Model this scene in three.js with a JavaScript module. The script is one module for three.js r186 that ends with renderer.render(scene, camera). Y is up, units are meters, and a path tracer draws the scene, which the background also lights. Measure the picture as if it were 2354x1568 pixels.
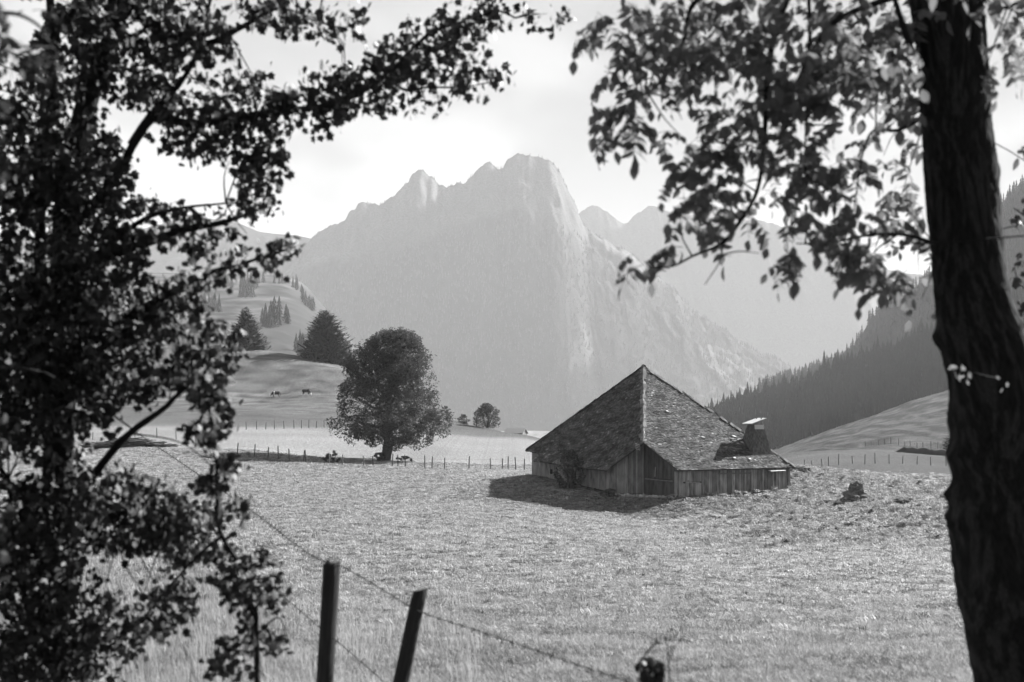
import * as THREE from 'three';
import { mergeGeometries } from 'three/addons/utils/BufferGeometryUtils.js';
import { MarchingCubes } from 'three/addons/objects/MarchingCubes.js';
import { createNoise2D, createNoise3D } from 'simplex-noise';

// ---------------------------------------------------------------- camera, sky, sun, exposure
// Positions read off the photograph are given as (u, v, depth): u, v on a 2354 x 1568 view of it, depth in metres from the lens.
const EYE = 1.75, FOCAL = 2841, U0 = 1177, V0 = 961;
const scene = new THREE.Scene();
const camera = new THREE.PerspectiveCamera(2 * Math.atan(784 / FOCAL) * 180 / Math.PI, 1024 / 682, 0.1, 30000);
camera.position.set(0, EYE, 0);
camera.lookAt(0, EYE, -10);
camera.setViewOffset(2354, 1568, 0, 784 - V0, 2354, 1568);      // rising front of the lens: verticals stay upright
camera.focus = 38;
camera.userData.fStop = 2.2;
camera.updateProjectionMatrix();
scene.add(camera);

const renderer = new THREE.WebGLRenderer({ antialias: true });
renderer.toneMapping = THREE.LinearToneMapping;
renderer.toneMappingExposure = 4.6;
renderer.shadowMap.enabled = true;

const SUN_AZ = 43 * Math.PI / 180, SUN_EL = 29 * Math.PI / 180;   // to the right of the view and well ahead: the scene is lit from behind
const sunDir = new THREE.Vector3(Math.sin(SUN_AZ) * Math.cos(SUN_EL), Math.sin(SUN_EL), -Math.cos(SUN_AZ) * Math.cos(SUN_EL));
const sun = new THREE.DirectionalLight(0xffffff, 5);
sun.position.copy(sunDir).multiplyScalar(400);
sun.target.position.set(0, 0, -90);
sun.castShadow = true;
sun.shadow.mapSize.set(4096, 4096);
Object.assign(sun.shadow.camera, { left: -140, right: 140, top: 120, bottom: -120, near: 1, far: 900 });
scene.add(sun, sun.target);

function rng(seed) { let s = seed >>> 0; return () => { s = (s + 0x6D2B79F5) | 0; let t = Math.imul(s ^ (s >>> 15), 1 | s); t = (t + Math.imul(t ^ (t >>> 7), 61 | t)) ^ t; return ((t ^ (t >>> 14)) >>> 0) / 4294967296; }; }
const n2 = createNoise2D(rng(11)), n3 = createNoise3D(rng(12));
const fbm = (x, y, o = 4) => { let a = 0, g = 0.5; for (let i = 0; i < o; i++) { a += g * n2(x, y); x = x * 2.03 + 7.1; y = y * 2.03 + 3.7; g *= 0.5; } return a; };
const fbm3 = (x, y, z, o = 4) => { let a = 0, g = 0.5; for (let i = 0; i < o; i++) { a += g * n3(x, y, z); x = x * 2.1 + 7.1; y = y * 2.1 + 3.7; z = z * 2.1 + 1.3; g *= 0.5; } return a; };
const lerp = (a, b, t) => a + (b - a) * t, clamp = (x, a = 0, b = 1) => Math.min(b, Math.max(a, x)), smooth = (a, b, x) => { const t = clamp((x - a) / (b - a)); return t * t * (3 - 2 * t); };

// an almost white summer sky with thin cloud
{
  const W = 1024, H = 512, data = new Float32Array(W * H * 4);
  for (let j = 0; j < H; j++) for (let i = 0; i < W; i++) {
    const el = ((j + 0.5) / H - 0.5) * Math.PI, az = (i + 0.5) / W * Math.PI * 2;
    const x = Math.cos(el) * Math.cos(az), y = Math.sin(el), z = Math.cos(el) * Math.sin(az);
    const up = Math.max(y, 0), k = 1 / (up + 0.18);
    const c = smooth(-0.12, 0.32, fbm3(x * k * 1.1 + 3.3, up * 1.2 + 0.7, z * k * 1.1, 5) + 0.1 * fbm3(x * k * 5, up * 4, z * k * 5, 3));
    const air = 0.096;
    const v = lerp(air, 0.145, c);
    const o = (j * W + i) * 4;
    data[o] = data[o + 1] = data[o + 2] = v; data[o + 3] = 1;
  }
  const t = new THREE.DataTexture(data, W, H, THREE.RGBAFormat, THREE.FloatType);
  t.mapping = THREE.EquirectangularReflectionMapping; t.magFilter = THREE.LinearFilter; t.minFilter = THREE.LinearFilter; t.needsUpdate = true;
  scene.background = t; scene.environment = t;
}
scene.fog = new THREE.FogExp2(0xffffff, 0.000079);

// ---------------------------------------------------------------- helpers
const P = (u, v, d) => new THREE.Vector3((u - U0) / FOCAL * d, EYE + (V0 - v) / FOCAL * d, -d);
const grey = (v, rough = 0.95, extra = {}) => { const m = new THREE.MeshPhysicalMaterial({ roughness: rough, metalness: 0, specularIntensity: 0.12, side: THREE.DoubleSide, ...extra }); m.color.setRGB(v, v, v); return m; };
const leafMat = (v, t = 0.4, extra = {}) => { const m = new THREE.MeshPhysicalMaterial({ roughness: 0.85, metalness: 0, transmission: t, thickness: 0, side: THREE.DoubleSide, specularIntensity: 0.2, ...extra }); m.color.setRGB(v, v, v); return m; };
const used = {};
function named(o, name) { const n = used[name] = (used[name] ?? -1) + 1; o.name = n ? `${name}_${String(n).padStart(3, '0')}` : name; return o; }
function shade(o) { o.traverse(c => { c.castShadow = c.receiveShadow = true; }); }
function add(o, name, data) { named(o, name); Object.assign(o.userData, data); scene.add(o); return o; }
function thing(name, label, category, pos = [0, 0, 0], group) {
  const g = new THREE.Group(); g.position.set(...(pos.isVector3 ? pos.toArray() : pos));
  return add(g, name, { label, category, ...(group ? { group } : {}) });
}
const structure = (mesh, name, label) => add(mesh, name, { kind: 'structure', ...(label ? { label } : {}) });
function part(parent, name, geo, mat, data) { const m = new THREE.Mesh(geo, mat); m.name = name; if (data) Object.assign(m.userData, data); parent.add(m); return m; }

class MB {                     // collects triangles for one mesh
  constructor() { this.p = []; this.uv = []; this.c = []; this.i = []; }
  vert(x, y, z, u = 0, v = 0, c) { this.p.push(x, y, z); this.uv.push(u, v); if (c !== undefined) this.c.push(c, c, c); return this.p.length / 3 - 1; }
  tri(a, b, c) { this.i.push(a, b, c); }
  quad(a, b, c, d) { this.i.push(a, b, c, a, c, d); }
  poly(pts, c) { const k = pts.map(q => this.vert(q[0], q[1], q[2], q[3] ?? q[0], q[4] ?? q[2], c)); for (let j = 1; j < k.length - 1; j++) this.tri(k[0], k[j], k[j + 1]); }
  hexa(b, t, c) {              // b, t: four corners each (bottom ring, top ring)
    this.poly([...b].reverse(), c); this.poly(t, c);
    for (let j = 0; j < 4; j++) { const k = (j + 1) % 4; this.poly([b[j], b[k], t[k], t[j]], c); }
  }
  tube(pts, rad, seg = 6, c, rough = 0) {
    const n = pts.length, rings = []; let up = new THREE.Vector3(0.3, 0.2, 1).normalize(), len = 0;
    for (let j = 0; j < n; j++) {
      const t = pts[Math.min(j + 1, n - 1)].clone().sub(pts[Math.max(j - 1, 0)]).normalize();
      const s = new THREE.Vector3().crossVectors(t, up).normalize(), q = new THREE.Vector3().crossVectors(s, t); up = q;
      if (j) len += pts[j].distanceTo(pts[j - 1]);
      const ring = [];
      for (let k = 0; k <= seg; k++) {
        const a = k / seg * Math.PI * 2, kk = k % seg, r = rad[j] * (1 + (rough ? rough * fbm3(Math.cos(a) * 1.5 + j * 0.05, Math.sin(a) * 1.5, len * 4, 3) : 0));
        ring.push(this.vert(pts[j].x + (s.x * Math.cos(a) + q.x * Math.sin(a)) * r, pts[j].y + (s.y * Math.cos(a) + q.y * Math.sin(a)) * r, pts[j].z + (s.z * Math.cos(a) + q.z * Math.sin(a)) * r, k / seg * 2 * Math.PI * rad[0], len, c));
      }
      rings.push(ring);
    }
    for (let j = 0; j < n - 1; j++) for (let k = 0; k < seg; k++) this.quad(rings[j][k], rings[j][k + 1], rings[j + 1][k + 1], rings[j + 1][k]);
    for (const [ring, flip] of [[rings[0], true], [rings[n - 1], false]]) for (let k = 1; k < seg - 1; k++) flip ? this.tri(ring[0], ring[k + 1], ring[k]) : this.tri(ring[0], ring[k], ring[k + 1]);
  }
  geo(flat = false) {
    let g = new THREE.BufferGeometry();
    g.setAttribute('position', new THREE.Float32BufferAttribute(this.p, 3));
    g.setAttribute('uv', new THREE.Float32BufferAttribute(this.uv, 2));
    if (this.c.length) g.setAttribute('color', new THREE.Float32BufferAttribute(this.c, 3));
    g.setIndex(this.i);
    if (flat) g = g.toNonIndexed();
    g.computeVertexNormals();
    return g;
  }
}
function curve(pts, n) { return new THREE.CatmullRomCurve3(pts, false, 'centripetal').getPoints(n); }
function instances(parent, name, geo, mat, mats, cols) {
  const m = new THREE.InstancedMesh(geo, mat, mats.length);
  mats.forEach((q, i) => { m.setMatrixAt(i, q); if (cols) m.setColorAt(i, new THREE.Color(cols[i], cols[i], cols[i])); });
  m.name = name; m.userData.kind = 'stuff'; m.castShadow = m.receiveShadow = true; m.frustumCulled = false;
  parent.add(m); return m;
}
function noiseTex(size, fn, srgb = false) {
  const data = new Uint8Array(size * size * 4);
  for (let j = 0; j < size; j++) for (let i = 0; i < size; i++) { const v = clamp(fn(i / size, j / size)) * 255, o = (j * size + i) * 4; data[o] = data[o + 1] = data[o + 2] = v; data[o + 3] = 255; }
  const t = new THREE.DataTexture(data, size, size); t.wrapS = t.wrapT = THREE.RepeatWrapping; t.magFilter = THREE.LinearFilter; t.minFilter = THREE.LinearMipmapLinearFilter; t.generateMipmaps = true;
  if (srgb) t.colorSpace = THREE.SRGBColorSpace; t.needsUpdate = true; return t;
}
const tileNoise = (u, v, f, o) => {      // fbm that repeats over the unit square
  const a = u * Math.PI * 2, b = v * Math.PI * 2, r = f / (Math.PI * 2);
  return fbm3(Math.cos(a) * r + Math.cos(b) * r * 0.7, Math.sin(a) * r + 5.2, Math.sin(b) * r + Math.cos(b) * r * 0.7, o);
};

// ---------------------------------------------------------------- terrain
function pchip(kn) {
  const n = kn.length, x = kn.map(k => k[0]), y = kn.map(k => k[1]), h = [], del = [], m = new Array(n).fill(0);
  for (let i = 0; i < n - 1; i++) { h[i] = x[i + 1] - x[i]; del[i] = (y[i + 1] - y[i]) / h[i]; }
  for (let i = 1; i < n - 1; i++) if (del[i - 1] * del[i] > 0) { const w1 = 2 * h[i] + h[i - 1], w2 = h[i] + 2 * h[i - 1]; m[i] = (w1 + w2) / (w1 / del[i - 1] + w2 / del[i]); }
  m[0] = del[0]; m[n - 1] = 0;
  return q => {
    if (q <= x[0]) return y[0]; if (q >= x[n - 1]) return y[n - 1];
    let i = 0; while (q > x[i + 1]) i++;
    const t = (q - x[i]) / h[i], t2 = t * t, t3 = t2 * t;
    return y[i] * (2 * t3 - 3 * t2 + 1) + h[i] * m[i] * (t3 - 2 * t2 + t) + y[i + 1] * (-2 * t3 + 3 * t2) + h[i] * m[i + 1] * (t3 - t2);
  };
}
// ground profiles: height against the eye along bearings through the valley
const near = [[-80, -1.5], [0, -1.68], [4, -1.76], [9, -1.95]];
const profiles = [
  [-900, [15, -2.2], [25, -2.7], [40, -3.3], [60, -3.9], [90, -4.4], [130, -4.6], [160, -4.2], [210, -2], [300, 5], [350, 18], [400, 25], [500, 24], [720, 10], [1500, -30]],
  [0, [15, -2.2], [25, -2.7], [40, -3.3], [60, -3.9], [90, -4.4], [130, -4.6], [160, -4.2], [210, -2], [300, 5], [350, 18], [400, 25], [500, 24], [720, 10], [1500, -30]],
  [330, [15, -2.3], [25, -2.85], [40, -3.6], [60, -4.2], [90, -4.6], [130, -4.2], [150, -3.6], [210, -1.6], [300, 5.5], [350, 19], [380, 22], [450, 20], [720, 0], [1500, -30]],
  [590, [15, -2.35], [25, -3], [40, -3.9], [60, -4.7], [90, -5.1], [120, -5.05], [132, -4.95], [142, -4.3], [170, -3.2], [210, -1.8], [250, 0.8], [300, 4.9], [345, 18.6], [370, 20.5], [420, 17], [520, 5], [720, -15], [1500, -30]],
  [740, [15, -2.4], [25, -3.1], [40, -4], [60, -4.9], [90, -5.4], [130, -5.2], [150, -4.8], [170, -3.6], [210, -1.9], [250, 0.3], [300, 5.5], [345, 16], [370, 16.4], [420, 11], [520, 0], [720, -20], [1500, -30]],
  [890, [15, -2.4], [25, -3.1], [40, -4.1], [60, -5.1], [90, -5.7], [130, -5.5], [150, -5.2], [170, -4.1], [210, -2.1], [260, 0.5], [300, 3.3], [330, 9], [350, 9.8], [400, 6], [520, -8], [720, -25], [1500, -32]],
  [1020, [15, -2.4], [25, -3.15], [40, -4.15], [60, -5.2], [90, -5.9], [130, -5.6], [150, -5.4], [170, -4.4], [210, -2.9], [260, -0.8], [300, 1.2], [340, 0], [400, -8], [520, -18], [720, -30], [1500, -35]],
  [1110, [15, -2.45], [25, -3.2], [40, -4.2], [60, -5.3], [75, -5.9], [87, -6.05], [98, -5.5], [106, -5.3], [130, -5.55], [150, -5.6], [200, -3.8], [260, -2.1], [300, -5], [350, -10], [520, -20], [720, -30], [1500, -35]],
  [1224, [15, -2.45], [25, -3.2], [40, -4.25], [60, -5.4], [75, -6.1], [87, -6.3], [95, -5.7], [106, -4.9], [115, -5], [130, -5.6], [150, -5.75], [190, -4.6], [230, -3.5], [260, -5], [300, -9], [520, -20], [720, -30], [1500, -35]],
  [1440, [15, -2.5], [25, -3.25], [40, -4.4], [60, -5.7], [75, -6.6], [85.5, -6.9], [92, -5.9], [100, -5.3], [106, -5.1], [115, -5.1], [130, -6], [160, -7], [200, -8], [260, -10], [520, -20], [720, -25], [1500, -35]],
  [1553, [15, -2.5], [25, -3.3], [40, -4.5], [60, -5.9], [75, -6.8], [84, -6.9], [90, -5.8], [96, -5.5], [106, -5.2], [115, -5.2], [130, -6.5], [160, -8], [260, -11], [520, -20], [720, -25], [1500, -35]],
  [1690, [15, -2.5], [25, -3.35], [40, -4.5], [60, -5.9], [75, -6.5], [84, -6.4], [92, -5.7], [100, -5.2], [108, -4.9], [116, -5.2], [130, -7], [160, -9], [260, -12], [520, -20], [1500, -35]],
  [1820, [15, -2.5], [25, -3.35], [40, -4.5], [60, -5.8], [75, -6.1], [85, -5.9], [94, -5.5], [102, -4.7], [108, -4.25], [113, -4.4], [130, -7.5], [150, -8.5], [180, -7.3], [220, -7], [260, -7.6], [350, -9], [420, -9.3], [520, -12], [1500, -35]],
  [2000, [15, -2.5], [25, -3.35], [40, -4.5], [60, -5.7], [80, -5.5], [95, -5.15], [105, -4.85], [110, -5], [130, -8], [150, -7.6], [180, -6.4], [220, -6.1], [260, -6.3], [300, -5], [380, -2.5], [450, 0.2], [520, 0], [720, -5], [1500, -35]],
  [2190, [15, -2.5], [25, -3.3], [40, -4.4], [60, -5.5], [80, -5.4], [95, -5.2], [105, -5.1], [110, -5.3], [130, -8], [150, -7.6], [180, -6.9], [220, -6.6], [260, -6.8], [300, -4.5], [380, 2], [450, 9.7], [520, 11], [720, 5], [1500, -35]],
  [2800, [15, -2.4], [25, -3.1], [40, -4.1], [60, -5.2], [80, -5.3], [95, -5.2], [105, -5.1], [110, -5.3], [130, -8], [150, -7.6], [180, -6.9], [220, -6.6], [260, -6], [300, -2], [380, 9], [450, 22], [520, 26], [720, 20], [1500, -35]],
].map(([u, ...k]) => [u, pchip([...near, ...k])]);
function across(list, u, d) {               // smooth blend between bearings
  if (u <= list[0][0]) return list[0][1](d);
  const n = list.length; if (u >= list[n - 1][0]) return list[n - 1][1](d);
  let i = 0; while (u > list[i + 1][0]) i++;
  const t = (u - list[i][0]) / (list[i + 1][0] - list[i][0]), a = list[i][1](d), b = list[i + 1][1](d);
  const pa = list[Math.max(i - 1, 0)], pb = list[Math.min(i + 2, n - 1)], w = list[i + 1][0] - list[i][0];
  const ma = i > 0 ? (b - pa[1](d)) / (list[i + 1][0] - pa[0]) * w : b - a, mb = i < n - 2 ? (pb[1](d) - a) / (pb[0] - list[i][0]) * w : b - a;
  const t2 = t * t, t3 = t2 * t;
  return a * (2 * t3 - 3 * t2 + 1) + ma * (t3 - 2 * t2 + t) + b * (-2 * t3 + 3 * t2) + mb * (t3 - t2);
}
const bearing = (x, d) => U0 + x / Math.max(d, 4) * FOCAL;
function groundY(x, z) {
  const d = -z, u = clamp(bearing(x, d), -900, 2800);
  let y = EYE + across(profiles, u, d);
  const lumpy = smooth(1500, 1750, u) * smooth(40, 60, d) * (1 - smooth(104, 112, d));
  y += (0.05 * fbm(x * 0.5, z * 0.5, 3) + 0.07 * fbm(x * 1.3 + 3, z * 0.9, 2) * smooth(14, 30, d) * (1 - smooth(110, 130, d))) * smooth(6, 12, d);
  y += 0.12 * fbm(x * 0.16 + 9, z * 0.16, 3) * smooth(10, 25, d) * (1 - 0.6 * smooth(80, 90, d));
  y += lumpy * (0.36 * Math.max(0, fbm(x * 1.0, z * 0.6 + 4, 3)) * 2 + 0.06 * fbm(x * 2.2, z * 2.2, 2));
  if (d > 120) {                                                     // cattle terraces on the hillsides
    const s = smooth(215, 260, d) * (1 - smooth(600, 800, d));
    y += s * (0.5 * fbm(x * 0.035, z * 0.07, 3) + 0.4 * Math.sin((y * 2.4) + 3 * fbm(x * 0.05, z * 0.05, 2)) * fbm(x * 0.04 + 7, z * 0.04, 2));
    if (u > 1700) y += s * 1.1 * Math.max(0, fbm(x * 0.06, z * 0.035 + 2, 4));
    y += smooth(600, 900, d) * 4 * fbm(x * 0.004, z * 0.004, 3);
  }
  return y;
}
const onGround = (x, z, dy = 0) => new THREE.Vector3(x, groundY(x, z) + dy, z);
const at = (u, d, dy = 0) => onGround((u - U0) / FOCAL * d, -d, dy);

const grassTex = noiseTex(1024, (u, v) => {
  const a = tileNoise(u, v, 60, 3), b = tileNoise(v, u, 14, 4), c = tileNoise(u + 0.3, v + 0.1, 160, 2);
  return 0.55 + 0.45 * a + 0.35 * b + 0.6 * c;
});
const grassBump = noiseTex(1024, (u, v) => 0.5 + 0.35 * tileNoise(u, v, 110, 3) + 0.4 * tileNoise(v, u, 40, 3));
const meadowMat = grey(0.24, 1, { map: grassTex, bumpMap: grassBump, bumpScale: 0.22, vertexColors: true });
{
  const ds = []; for (let d = -60; d < 4; d += 3) ds.push(d);
  for (let d = 4; d < 700; d *= 1.0085) ds.push(d);
  for (let d = 700; d < 7400; d *= 1.06) ds.push(d);
  const ks = []; for (let i = 0; i <= 330; i++) { const t = i / 330 * 2 - 1; ks.push(0.62 * t + 0.75 * t * t * t * t * t); }
  const mb = new MB();
  for (const d of ds) for (const k of ks) {
    const x = k * (Math.max(d, 0) + 14), z = -d;
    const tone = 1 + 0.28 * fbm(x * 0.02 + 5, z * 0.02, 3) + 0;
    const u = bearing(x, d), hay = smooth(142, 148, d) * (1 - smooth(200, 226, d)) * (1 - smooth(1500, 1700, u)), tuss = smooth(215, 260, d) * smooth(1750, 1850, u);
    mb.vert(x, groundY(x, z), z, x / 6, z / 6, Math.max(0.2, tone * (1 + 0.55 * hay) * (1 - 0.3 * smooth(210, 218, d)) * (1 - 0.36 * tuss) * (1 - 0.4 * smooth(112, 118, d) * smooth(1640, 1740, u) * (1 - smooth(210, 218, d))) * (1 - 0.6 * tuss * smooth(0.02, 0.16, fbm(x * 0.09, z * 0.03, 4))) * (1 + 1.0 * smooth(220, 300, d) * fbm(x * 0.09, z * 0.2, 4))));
  }
  const w = ks.length;
  for (let j = 0; j < ds.length - 1; j++) for (let i = 0; i < w - 1; i++) mb.quad(j * w + i, j * w + i + 1, (j + 1) * w + i + 1, (j + 1) * w + i);
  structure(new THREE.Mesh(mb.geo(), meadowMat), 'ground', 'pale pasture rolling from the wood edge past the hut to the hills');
}

// far terrain: each piece is a heightfield of its own
const rockTex = noiseTex(512, (u, v) => 0.6 + 0.5 * tileNoise(u, v, 24, 5));
function skyline(list) { return pchip(list.map(([u, v]) => [u, V0 - v])); }
function range({ name, label, line, d0, d1, foot, u0, u1, nu, nt, power, rough, colour, seed, mat, jitter = 0, wave = 300, crag = 0, fan = false }) {
  const top = skyline(line), mb = new MB(), pts = [];
  for (let i = 0; i <= nu; i++) for (let j = 0; j <= nt; j++) {
    const u = lerp(u0, u1, i / nu), t = j / nt;
    const dr = d1 * (1 + jitter * fbm(u * 0.006 + seed, 1.5, 3));
    let h = top(u) / FOCAL * d1; const x0 = (u - U0) / FOCAL * d1;
    h += crag ? crag * (1.1 * fbm(x0 / 70 + seed, 3.1, 3) + 0.7 * fbm(x0 / 22, 5.5, 2)) : rough * 0.05 * fbm(u * 0.09 + seed, 3.1, 3);
    const d = lerp(dr, d0, t), x = (u - U0) / FOCAL * (fan ? d : d1);      // a fan narrows towards the near end of the valley
    const wx = x + wave * 0.35 * fbm(x / wave, d / wave + 4, 2), rib = fbm(wx / wave + seed, d / wave / 1.7, 5), rib2 = 1 - Math.abs(fbm(wx / wave * 0.8 + seed * 2, d / wave / 2.6, 4)) * 2;
    const w = smooth(0, 0.12, t) * (1 - smooth(0.75, 1, t));
    let y = lerp(h, typeof foot === 'function' ? foot(u) : foot, 1 - Math.pow(1 - t, power));
    y += w * rough * (0.55 * rib + 0.5 * (rib2 - 0.6));
    if (crag) y += crag * smooth(0, 0.03, t) * (1 - smooth(0.3, 0.6, t)) * (fbm(x / 55 + seed, d / 90, 4) + 0.6 * (1 - 2.4 * Math.abs(fbm(x / 90, d / 200 + 3, 3))));
    
    const c = colour(u, t, rib, x, d, y);
    const k = mb.vert(x, EYE + y, -d, x / 180, (y * 1.3 + d * 0.4) / 180, c);
    pts[k] = [x, EYE + y, -d, u, t, c];
  }
  for (let i = 0; i < nu; i++) for (let j = 0; j < nt; j++) { const a = i * (nt + 1) + j; mb.quad(a, a + 1, a + nt + 2, a + nt + 1); }
  structure(new THREE.Mesh(mb.geo(), mat), name, label);
  return { pts, nu, nt, at(i, j) { return pts[clamp(i, 0, nu) * (nt + 1) + clamp(j, 0, nt)]; } };
}
const rockMat = grey(1, 1, { map: rockTex, vertexColors: true });

const treeline = pchip([[-1200, 300], [-640, 420], [-390, 520], [0, 625], [160, 600], [330, 480], [600, 420], [1200, 200]]);      // upper edge of the woods, height by easting
const massif = range({
  name: 'mountain', label: 'hazy rocky massif with wooded lower slopes', seed: 3, d0: 3230, d1: 4000, foot: -70, u0: 380, u1: 1990, nu: 460, nt: 170, power: 1.06, rough: 38, wave: 330, jitter: 0.012, crag: 9, mat: rockMat,
  line: [[380, 700], [520, 660], [640, 600], [700, 562], [720, 548], [740, 530], [760, 515], [790, 505], [800, 485], [815, 472], [825, 462], [850, 463], [870, 470], [890, 460], [910, 445], [925, 430], [940, 415], [948, 400], [965, 390], [980, 398], [1000, 415], [1010, 428], [1025, 432], [1050, 420], [1065, 425], [1080, 408], [1100, 390], [1125, 377], [1140, 382], [1150, 388], [1165, 370], [1185, 355], [1205, 352], [1225, 358], [1250, 365], [1275, 378], [1290, 395], [1297, 415], [1310, 440], [1325, 470], [1335, 500], [1350, 520], [1370, 540], [1400, 555], [1430, 570], [1460, 590], [1490, 615], [1540, 660], [1580, 700], [1640, 745], [1700, 785], [1760, 820], [1830, 850], [1990, 900]],
  colour: (u, t, rib, x, d, y) => { const wood = smooth(-25, 25, treeline(x) - y + 90 * rib) * (1 - 0.7 * smooth(0.2, 0.38, rib) * smooth(0, 260, x)); return lerp(0.1 + 0.05 * rib, 0.04, wood); },
});
range({
  name: 'mountain', label: 'pale twin peaks far up the valley behind the massif', seed: 8, d0: 4650, d1: 5250, foot: -90, u0: 1180, u1: 2700, nu: 260, nt: 60, power: 1.05, rough: 40, wave: 520, jitter: 0.01, crag: 8, mat: rockMat,
  line: [[1180, 600], [1280, 540], [1330, 490], [1355, 475], [1370, 472], [1390, 485], [1410, 500], [1438, 515], [1460, 495], [1480, 482], [1495, 475], [1510, 478], [1530, 488], [1567, 492], [1640, 500], [1746, 507], [1826, 528], [1930, 560], [2050, 620], [2200, 640], [2700, 600]],
  colour: (u, t, rib) => 0.09 + 0.05 * rib,
});
range({
  name: 'hill', label: 'hazy wooded ridge at left beyond the alpine pasture', seed: 5, d0: 3700, d1: 4350, foot: 60, u0: -900, u1: 850, nu: 220, nt: 70, power: 1.05, rough: 30, wave: 260, mat: rockMat,
  line: [[-900, 300], [-400, 420], [0, 540], [200, 560], [354, 519], [424, 504], [480, 503], [550, 514], [600, 533], [690, 543], [740, 556], [850, 600]],
  colour: (u, t, rib, x, d) => lerp(0.1, 0.045, smooth(-0.1, 0.1, fbm(x * 0.003, d * 0.003 + 4, 3))),
});
const woodEdge = pchip([[600, -115], [900, -180], [1300, -235], [1850, -300]]);      // where the pasture meets the wood
const alp = range({
  name: 'hill', label: 'sunlit alpine pasture slope dotted with spruces at left', seed: 6, d0: 600, d1: 1850, foot: u => lerp(14, -80, smooth(720, 1050, u)), u0: -900, u1: 1200, nu: 280, nt: 120, power: 1.0, rough: 5, wave: 150, fan: true, mat: grey(1, 1, { vertexColors: true }),
  line: [[-900, 560], [0, 600], [300, 625], [430, 628], [560, 630], [640, 632], [690, 648], [740, 700], [800, 775], [870, 860], [950, 950], [1040, 1020], [1200, 1080]],
  colour: (u, t, rib, x, d) => lerp(clamp(0.05 + 0.085 * fbm(x * 0.014, d * 0.009, 5), 0.022, 0.095), 0.04, smooth(-15, 15, x - woodEdge(d))),
});
const woodFloor = grey(0.05, 1);
const slopeR = range({
  name: 'hill', label: 'near wooded slope on the right side of the valley', seed: 7, d0: 455, d1: 950, foot: -18, u0: 1500, u1: 2900, nu: 120, nt: 60, power: 0.85, rough: 8, wave: 90, mat: woodFloor,
  line: [[1500, 1020], [1600, 978], [1690, 945], [1800, 905], [1900, 862], [2000, 828], [2150, 762], [2354, 660], [2900, 460]],
  colour: () => undefined,
});
const slopeR2 = range({
  name: 'hill', label: 'farther wooded slope rising behind the right hand wood', seed: 9, d0: 1000, d1: 1550, foot: 0, u0: 1700, u1: 2900, nu: 120, nt: 60, power: 0.9, rough: 16, wave: 150, mat: woodFloor,
  line: [[1700, 920], [1800, 880], [1890, 850], [1950, 812], [1985, 762], [2010, 728], [2060, 700], [2130, 635], [2250, 510], [2354, 428], [2900, 60]],
  colour: () => undefined,
});
function spot(r, u, t, u0, u1) {            // point on a far terrain by its own grid
  const fi = clamp((u - u0) / (u1 - u0)) * r.nu, fj = clamp(t) * r.nt, i = Math.floor(fi), j = Math.floor(fj), a = fi - i, b = fj - j;
  const q = [r.at(i, j), r.at(i + 1, j), r.at(i, j + 1), r.at(i + 1, j + 1)];
  return [0, 1, 2].map(k => lerp(lerp(q[0][k], q[1][k], a), lerp(q[2][k], q[3][k], a), b));
}

// ---------------------------------------------------------------- conifers
function spruceGeo(seed, layers, arms, wide) {      // a small jagged spruce, 1 m tall
  const r = rng(seed), mb = new MB();
  for (let l = 0; l < layers; l++) {
    const t = l / layers, y0 = 0.06 + t * 0.86, rad = wide * Math.pow(1 - t, 0.8) * (0.85 + 0.3 * r()) + 0.012, top = y0 + 0.1 + 0.6 / layers;
    const c = mb.vert(0, Math.min(top, 1), 0), ring = [], tw = r() * 6;
    for (let k = 0; k < arms * 2; k++) {
      const a = tw + k / (arms * 2) * Math.PI * 2, q = rad * (k % 2 ? 0.42 : 0.75 + 0.5 * r());
      ring.push(mb.vert(Math.cos(a) * q, y0 - (k % 2 ? -0.02 : 0.03 * r()), Math.sin(a) * q));
    }
    for (let k = 0; k < ring.length; k++) mb.tri(c, ring[(k + 1) % ring.length], ring[k]);
  }
  return mb.geo(true);
}
const farGeos = [spruceGeo(1, 9, 6, 0.17), spruceGeo(2, 10, 6, 0.14), spruceGeo(3, 8, 6, 0.2)], tinyGeos = [spruceGeo(4, 5, 4, 0.19), spruceGeo(5, 5, 4, 0.15)];
const farTrunk = new THREE.CylinderGeometry(0.008, 0.016, 0.16, 5); farTrunk.translate(0, 0.04, 0);
const spruceMat = leafMat(0.065, 0.15), trunkDark = grey(0.06), coniferMat = leafMat(0.035, 0.12);
const pose = (p, s, w, a, lean = 0) => new THREE.Matrix4().compose(new THREE.Vector3(...p), new THREE.Quaternion().setFromEuler(new THREE.Euler(lean, a, lean * 0.7)), new THREE.Vector3(s * w, s, s * w));
function wood(r, name, label, u0, u1, count, hMin, hMax, ok, geos, seed) {
  const q = rng(seed), sets = geos.map(() => []);
  for (let k = 0; k < count; k++) {
    const u = lerp(u0[1], u1[1], q()), t = q(), h = lerp(hMin, hMax, q() * q() * 0.6 + q() * 0.4), g = Math.floor(q() * geos.length), a = q() * 6;
    if (!ok(u, t, q)) continue;
    const p = spot(r, u, t, u0[0], u1[0]); p[1] -= h * 0.04;
    sets[g].push(pose(p, h, 0.85 + 0.4 * q(), a));
  }
  const g = new THREE.Group(); add(g, name, { kind: 'stuff', label, category: 'forest' });
  geos.forEach((geo, i) => instances(g, 'spruces', geo, spruceMat, sets[i]));
}
wood(slopeR, 'forest', 'dense dark spruce wood covering the near slope on the right', [1500, 1560], [2900, 2800], 7600, 9, 23, (u, t) => t < 0.9 && t > 0.03, farGeos, 21);
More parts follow.
